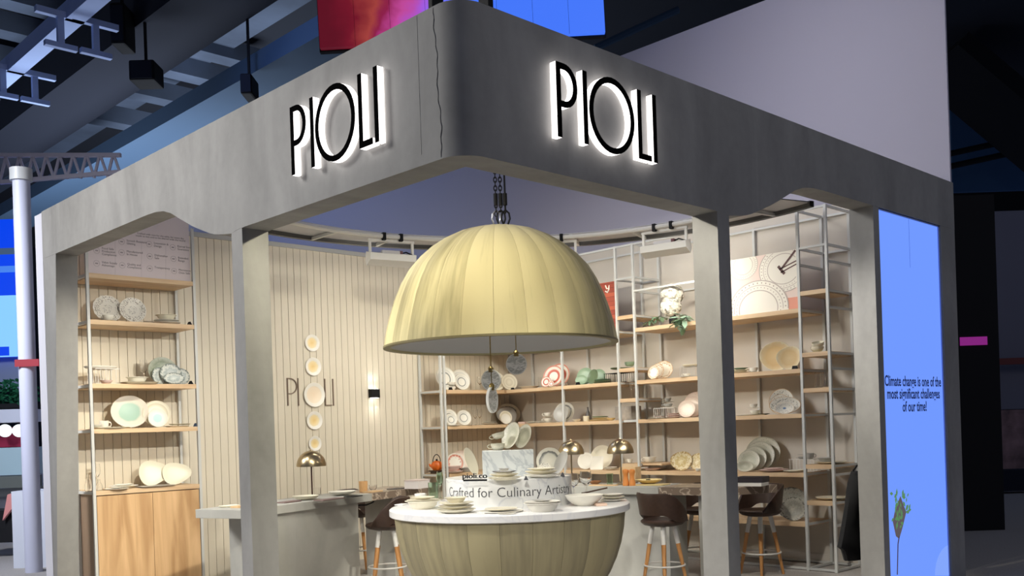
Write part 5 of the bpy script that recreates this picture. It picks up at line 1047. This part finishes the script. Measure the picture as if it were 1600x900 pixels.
glassware('wine', cz(897, 778), 17, 38, 'clear wine glass at the left of the pair on the round table'); glassware('wine', cz(916, 776), 20, 40, 'clear wine glass at the right of the pair on the round table')
M_gg = glass('green_glass', (.74, .88, .76, 1), .05)
glassware('tumbler', cz(678, 783), 17, 29, 'green ribbed tumbler at the left of the round table', M_gg); glassware('wine', cz(688, 778), 11, 40, 'tall green goblet beside the green tumbler', M_gg)
# on the plinth
pz = lambda px, py: at(px, py, 'z', ZP)
stack(pz(788, 750), [('coupe', 53, D_ivory, 'lowest ivory plate of the plinth stack before the block'), ('coupe', 46, D_cream, 'second cream plate of the plinth stack before the block'), ('coupe', 38, D_navyrim, 'navy-rimmed plate of the plinth stack before the block'), ('deep', 18, D_grey, 'small pale bowl topping the plinth stack before the block')])
stack(pz(846, 746), [('coupe', 56, D_white, 'lowest white plate of the right plinth stack'), ('coupe', 52, D_cream, 'second cream plate of the right plinth stack'), ('plate', 44, D_ivory, 'top ivory plate of the right plinth stack')])
for px, py, lab in ((822, 750, 'dark name card between the two plinth stacks'), (879, 744, 'dark name card at the right end of the plinth')): card(pz(px, py), CA, lab, plain('slate_card', rgb(70, 70, 74), .5), .05, .035)
stand('coupe', pz(741, 744), 44, D_ivory, 'ivory oval plate leaning in profile left of the marble block', CA + 1.15, lean=20, wr=.8)
stand('plate', pz(858, 741), 41, D_swirl, 'large grey-banded plate at the back right of the plinth', CA - .3, lean=14); stand('coupe', pz(872, 742), 36, D_grey, 'grey plate seen in profile right of the banded plate', CA - 1.15, lean=24); stand('coupe', pz(852, 741.5), 19, D_fish, 'small plate with black flower before the banded plate', CA, lean=14)
me = text_mesh('pioli.co', .075, .006); w0 = max(v.co.x for v in me.vertices) - min(v.co.x for v in me.vertices); Pp = pz(742, 752)
pc = thing('standing_letters', 'black standing letters pioli.co on the plinth edge', 'sign', Pp + Vector((0, 0, .001)), CA + PI/2 - .35)
mk('letters', me, M_black, pc, loc=(0, 0, .022), rot=(PI/2, 0, 0), scale=(.205 / w0, .8, 1)); obj('foot_bar', MB().box(-.095, .1, -.008, .008, 0, .014), M_black, pc)
kz = lambda px, dy: Vector((*deep(px, 700, depth(TC) + dy).xy, ZK + .0015))
cup(kz(778, -.03), 22, D_sagepat, 'lower tipped grey-green cup on the marble block', 2.2, h=.75, tilt=0); cup(kz(781, -.03), 20, D_sagepat, 'upper tipped grey-green cup on the marble block', 2.2, h=.75, dz=.095, tilt=.25)
stand('coupe', kz(795, 0), 42, D_sagepat, 'grey-green plate leaning in profile on the marble block, left', CA - .95, lean=20); stand('coupe', kz(815, .02), 38, D_sagepat, 'grey-green plate leaning in profile on the marble block, right', CA - .95, lean=20)

# ================================================================== HALL BEYOND THE STAND
M_ceil = plain('hall_ceiling', rgb(38, 42, 52), .9); M_slate = plain('slate_panel', rgb(92, 104, 124), .8, noise=.5, amt=.3); M_bl = plain('blue_panel', rgb(62, 86, 112), .8); M_palb = plain('pale_blue_paint', rgb(176, 196, 240), .6); M_dk = plain('near_black', (.004, .004, .006, 1), .9); M_navy = plain('navy_dark', rgb(18, 24, 40), .9)
ce = obj('ceiling', MB().box(-3, 50, 2, 60, 13.0, 13.2), M_ceil); struct(ce, 'dark hall ceiling')
h1 = obj('wall_hall_back', MB().box(-14, 50, 56, 56.3, 0, 13), M_navy); struct(h1, 'dark far wall of the hall'); h2 = obj('wall_hall_right', MB().box(44, 44.3, -12, 56, 0, 13), M_dk); struct(h2, 'black far right wall of the hall')
def girder(px, py, z, wx, hz, mat, y0, y1, name, label, cat='girder'):
    x = at(px, py, 'z', z).x; return tag(obj(name, MB().box(x - wx/2, x + wx/2, y0, y1, z, z + hz), mat), label, cat)
girder(80, 65, 9.8, .34, .34, M_palb, 9, 50, 'pale_girder', 'pale blue ceiling girder running diagonally at the top left')
girder(180, 120, 10.2, 1.6, 1.2, M_navy, 8, 55, 'dark_girder', 'broad dark ceiling girder left of the red screen')
girder(330, 185, 9.2, 1.4, .4, M_bl, 12, 55, 'blue_duct', 'blue-lit ceiling duct just above the left fascia', 'duct')
girder(95, 175, 11.4, .7, .4, M_slate, 8, 55, 'slate_duct', 'grey slatted ceiling duct in the upper left', 'duct')
girder(300, 75, 12.5, 1.8, .2, M_slate, 8, 55, 'ceiling_baffle', 'long slate ceiling baffle beside the red screen', 'baffle')
for k, (px, py, z) in enumerate(((60, 20, 12.2), (30, 60, 12.0), (70, 120, 11.6), (200, 200, 11.0))):
    P = at(px, py, 'z', z); tag(obj('cross_beam', MB().box(P.x - 6, P.x + 6, P.y - .3, P.y + .3, z, z + .5), M_slate), ('topmost grey cross beam under the hall ceiling', 'second grey cross beam under the hall ceiling', 'third grey cross beam under the hall ceiling', 'lowest grey cross beam under the hall ceiling, near the fascia')[k], 'beam')
for k, (px, py, z) in enumerate(((95, 68, 9.3), (150, 80, 9.3), (5, 145, 9.3), (55, 155, 9.3))):
    P = at(px, py, 'z', z); t = thing('girder_bracket', ('pale bracket under the girder, upper left of two', 'pale bracket under the girder, upper right of two', 'pale bracket low at the left picture edge', 'pale bracket beside the one at the left edge')[k], 'bracket', P)
    obj('flange', MB().box(-.45, .45, -.06, .06, .5, .62), M_palb, t); obj('web', MB().box(-.06, .06, -.05, .05, 0, .5), M_palb, t); obj('foot_flange', MB().box(-.3, .3, -.06, .06, -.1, 0), M_palb, t)
def speaker(px, py, d_, w_, h, label):
    P = deep(px, py, d_); t = thing('ceiling_speaker', label, 'speaker', P, -YAW); obj('cabinet', MB().box(-w_/2, w_/2, -.3, .3, -h/2, h/2), M_black, t, bev=.04); obj('grille', MB().box(-w_*.42, w_*.42, -.315, -.301, -h*.42, h*.42), M_navy, t); obj('hanger', MB().bar((0, 0, h/2), (0, 0, 13 - P.z), .05), M_black, t)
speaker(229, 117, 20, .52, .42, 'black loudspeaker box hanging from the ceiling in the left background'); speaker(390, 138, 20, .24, .42, 'slim black loudspeaker hanging close above the left fascia'); speaker(192, 45, 20, .3, .85, 'tall black line speaker hanging in the upper left')
# hanging LED wall
P0, P1 = deep(500, 80, 12), deep(946, 55, 12); zb_ = (P0.z + P1.z) / 2
led = thing('hanging_led_wall', 'hanging LED wall fading from red through purple to blue above the stand', 'screen', (P0.x, P0.y, zb_), math.atan2(P1.y - P0.y, P1.x - P0.x)); LW = (P1.xy - P0.xy).length
led.rotation_euler = (0, math.asin((P0.z - P1.z) / LW) , led.rotation_euler[2])
m, nt, b = newmat('led_wall'); tc = nt.nodes.new('ShaderNodeTexCoord'); sx = nt.nodes.new('ShaderNodeSeparateXYZ'); nt.links.new(tc.outputs['Object'], sx.inputs[0])
nz = nt.nodes.new('ShaderNodeTexNoise'); nz.inputs['Scale'].default_value = 2.2; nz.inputs['Detail'].default_value = 4; nt.links.new(tc.outputs['Object'], nz.inputs['Vector'])
mm = nt.nodes.new('ShaderNodeMath'); mm.operation = 'MULTIPLY_ADD'; mm.inputs[1].default_value = .7; nt.links.new(nz.outputs['Fac'], mm.inputs[0]); nt.links.new(sx.outputs['X'], mm.inputs[2]); dv = nt.nodes.new('ShaderNodeMath'); dv.operation = 'DIVIDE'; dv.inputs[1].default_value = LW + .7; nt.links.new(mm.outputs[0], dv.inputs[0])
cr2 = nt.nodes.new('ShaderNodeValToRGB'); e = cr2.color_ramp.elements; e[0].position = .12; e[0].color = rgb(90, 6, 26); e[1].position = .56; e[1].color = rgb(66, 118, 250)
for p_, c_ in ((.18, rgb(112, 12, 34)), (.24, rgb(160, 62, 56)), (.28, rgb(136, 24, 66)), (.33, rgb(190, 70, 150)), (.39, rgb(160, 88, 220)), (.46, rgb(110, 115, 252))): q = e.new(p_); q.color = c_
nt.links.new(dv.outputs[0], cr2.inputs[0]); b.inputs['Base Color'].default_value = (.02, .02, .02, 1); nt.links.new(cr2.outputs[0], b.inputs['Emission Color']); b.inputs['Emission Strength'].default_value = 1.0
obj('led_panel', MB().box(0, LW, 0, .08, 0, 3.0), m, led); obj('led_frame', MB().box(-.02, LW + .02, .081, .16, -.02, 3.02), M_dk, led)
mg = MB()
for i in range(1, 8): mg.box(LW * i / 8 - .0015, LW * i / 8 + .0015, -.002, -.0005, 0, 3)
obj('module_seams', mg, M_dk, led)
for x_, lab in ((.16, ''), (.16, '')): pass
for px, nm in ((681, 'black rigging clamp on the fascia top, left of the corner'), (759, 'black rigging clamp on the fascia top, right of the corner')):
    P = (at(px, 2, 'x', .1) if px < 720 else at(px, 2, 'y', .1)); P.z = ZT + .001
    t = thing('rigging_clamp', nm, 'clamp', P, 0 if px < 720 else PI/2); obj('clamp_body', MB().box(-.04, .04, -.018, .018, 0, .1), M_black, t, bev=.004); obj('wire', MB().tube([(0, 0, .1), (0, 0, 2.2)], .004, 6), M_steel, t)
# left: post, screens, neighbour stand
def facing(name, px0, px1, py0, py1, d_, mat, label, cat, th=.1, parent=None):
    a = deep(px0, py1, d_); b_ = deep(px1, py1, d_); top = deep(px0, py0, d_).z; w_ = (b_.xy - a.xy).length
    o = obj(name, MB().box(0, w_, 0, th, 0, top - a.z), mat, parent, loc=a, rot=(0, 0, -YAW))
    return tag(o, label, cat) if label else o
pst = deep(47, 700, 12); t = thing('white_post', 'thick round white post at the left behind the stand', 'post', (pst.x, pst.y, 0)); obj('shaft', MB().lathe([(0, 0), (.10, 0), (.10, 5.0), (0, 5.0)], 24), plain('post_white', rgb(206, 208, 226), .5), t, smooth=True); obj('collar', MB().lathe([(.10, 4.85), (.13, 4.85), (.13, 5.0), (.10, 5.0)], 24), M_steel, t, smooth=True)
scl = thing('blue_screen', 'blue glowing video screen at the left picture edge', 'screen', deep(-60, 560, 16), -YAW); k = 16 / FPX
obj('screen_face', MB().box(0, 97 * k, 0, .08, 0, 215 * k), emit('royal_blue', rgb(0, 66, 235), 1.0), scl)
for z0, z1, mt in ((0, 96, emit('sky_light', rgb(138, 205, 255), 1.0)), (132, 142, emit('mid_blue', rgb(70, 130, 235), 1.0)), (160, 170, emit('grey_band', rgb(70, 96, 130), .8))): obj('picture_band', MB().box(0, 96.5 * k, -.004, -.001, z0 * k, z1 * k), mt, scl)
obj('picture_spot', MB().box(40 * k, 75 * k, -.007, -.005, 2 * k, 16 * k), emit('royal_blue', rgb(0, 66, 235), 1.0), scl)
facing('screen_plinth', -60, 42, 556, 610, 16.2, plain('grey_blue', rgb(150, 165, 196), .7), 'grey-blue panel below the blue screen', 'panel')
tagred = facing('red_flag', 23, 60, 562, 573, 11.88, emit('red_glow', rgb(190, 50, 70), .7), 'small red aisle flag left of the stand', 'flag', .02)  # flag emits its colour in place of light falling on it
hg = MB(); rn2 = random.Random(5)
for i in range(700):
    c = Vector((rn2.random() * 1.1, rn2.random() * .25, rn2.random() * .42)); s = .03 + rn2.random() * .03; a_ = Vector((rn2.gauss(0, 1), rn2.gauss(0, 1), rn2.gauss(0, 1))).normalized(); b_ = a_.orthogonal().normalized(); k0 = len(hg.v); hg.v += [tuple(c + a_ * s), tuple(c + b_ * s * .5), tuple(c - a_ * s), tuple(c - b_ * s * .5)]; hg.f.append((k0, k0 + 1, k0 + 2, k0 + 3))
hd_ = thing('hedge', 'dark green artificial hedge on the neighbouring stand at the left', 'hedge', deep(-60, 638, 15), -YAW); o = obj('foliage', hg, plain('hedge_green', rgb(10, 96, 62), .8), hd_); o['kind'] = 'stuff'; obj('trough', MB().box(0, 1.1, 0, .25, -.02, .05), M_dk, hd_)
facing('white_shelf', -60, 45, 642, 662, 14.8, plain('shelf_white', rgb(226, 232, 250), .5), 'white shelf below the hedge at the left edge', 'shelf', .4)
for k_, (px, lab) in enumerate(((8, 'glowing white globe lamp at the left edge, left one'), (30, 'glowing white globe lamp at the left edge, right one'))):
    P = deep(px, 673, 15.0); t = tag(obj('globe_lamp', MB().lathe([(.10 * math.sin(PI * i / 12), -.10 * math.cos(PI * i / 12)) for i in range(13)], 20), emit('globe', (.9, .97, 1, 1), 1.2), loc=P, smooth=True), lab, 'lamp')
facing('maroon_panel', -60, 46, 670, 701, 15.25, plain('maroon', rgb(150, 24, 62), .7), 'maroon panel on the neighbouring stand at the left edge', 'panel'); facing('white_counter', -60, 46, 702, 745, 14.9, plain('aqua_white', rgb(190, 220, 232), .6), 'pale aqua counter front at the left edge', 'counter', .5); facing('grey_plinth', -60, 46, 747, 765, 14.7, plain('olive_grey', rgb(110, 116, 112), .7), 'grey plinth strip at the left edge', 'plinth', .4)
dr = thing('pink_cloth', 'pink cloth hanging over the dark table at the left edge', 'cloth', deep(25, 790, 13.56), -YAW); obj('drape', MB().prism([(-.18, -.2), (-.03, -.02), (.12, .06), (.2, .22), (.05, .2), (-.1, .16)], lambda a, b_, d: (a, d, b_), -.03, .03), plain('salmon_cloth', rgb(226, 150, 146), .8), dr)
facing('dark_table', -60, 20, 800, 850, 13.6, M_dk, 'dark table front at the left edge', 'table', .5); facing('white_block', 22, 82, 768, 905, 12.4, plain('block_white', rgb(216, 220, 230), .6), 'white display block standing left of the white edge board', 'block', .5)
trl = thing('lattice_truss', 'pale lattice truss at the left behind the white post', 'truss', deep(0, 285, 15), -YAW); kk = 15 / FPX
mt_ = MB().bar((0, 0, 0), (190 * kk, 0, .1), .06).bar((0, 0, .42), (190 * kk, 0, .36), .06); obj('chords', mt_, plain('truss_grey', rgb(190, 184, 196), .5), trl)
md_ = MB()
for i in range(9): md_.bar((i * 21 * kk, 0, 0.02), ((i + .5) * 21 * kk, 0, .39), .035).bar(((i + .5) * 21 * kk, 0, .39), ((i + 1) * 21 * kk, 0, .05), .035)
obj('lacing', md_, plain('truss_grey', rgb(190, 184, 196), .5), trl)
# right: black drape, far stand, flag
facing('black_drape', 1508, 1573, 305, 905, 13, M_dk, 'black drape wall right of the stand', 'drape', .2); facing('navy_strip', 1490, 1509, 300, 905, 13.3, plain('deep_navy', rgb(22, 40, 72), .8), 'narrow deep navy strip between the stand and the drape', 'panel', .1)
facing('magenta_flag', 1501, 1543, 527, 540, 12.975, emit('magenta_glow', rgb(150, 40, 140), .7), 'small magenta aisle flag in front of the black drape', 'flag', .02)  # emission of the flag stands in for light on the cloth
facing('far_stand_wall', 1560, 1700, 330, 640, 20, plain('grey_mauve', rgb(120, 120, 134), .7), 'grey wall of a far stand at the right picture edge', 'wall panel'); facing('far_stand_shelf', 1560, 1700, 641, 758, 20, plain('mauve_brown', rgb(150, 120, 120), .7, noise=3, amt=.5), 'blurred goods shelf of the far stand at the right edge', 'shelf', .4); facing('dark_counter', 1560, 1700, 735, 768, 18.6, M_navy, 'dark low counter before the far stand at the right edge', 'counter', .4); facing('red_ledge', 1560, 1700, 560, 570, 19.6, plain('dull_red', rgb(120, 60, 56), .7), 'thin dull red ledge on the far stand', 'ledge', .1)
for k_, (x0, x1, y0, y1, mt) in enumerate(((1490, 1640, 168, 300, plain('teal_blue', rgb(56, 92, 130), .8)),)): facing('bluish_patch', x0, x1, y0, y1, 34, mt, 'dim teal banner high in the right background', 'patch', .2)  # flat panel whose colour stands for bluish light on the ceiling truss
for k_, (y0, lab) in enumerate(((218, 'upper dark truss bar across the teal banner'), (238, 'lower dark truss bar across the teal banner'))):
    A = deep(1485, y0 + 22, 32); B = deep(1640, y0 - 12, 32); tag(obj('truss_bar', MB().tube([A, B], .10, 8), M_dk), lab, 'truss')
A = deep(1470, 90, 30); B = deep(1660, 250, 30); tag(obj('dark_soffit', MB().bar(A, B, 3.0, .5, up=(0, 0, 1)), M_dk), 'black soffit slanting above the teal banner', 'soffit')
A = deep(930, 75, 24); B = deep(1060, 15, 24); tag(obj('blue_tube', MB().tube([A, B], .09, 8), M_bl), 'dim blue ceiling tube right of the LED wall', 'tube')
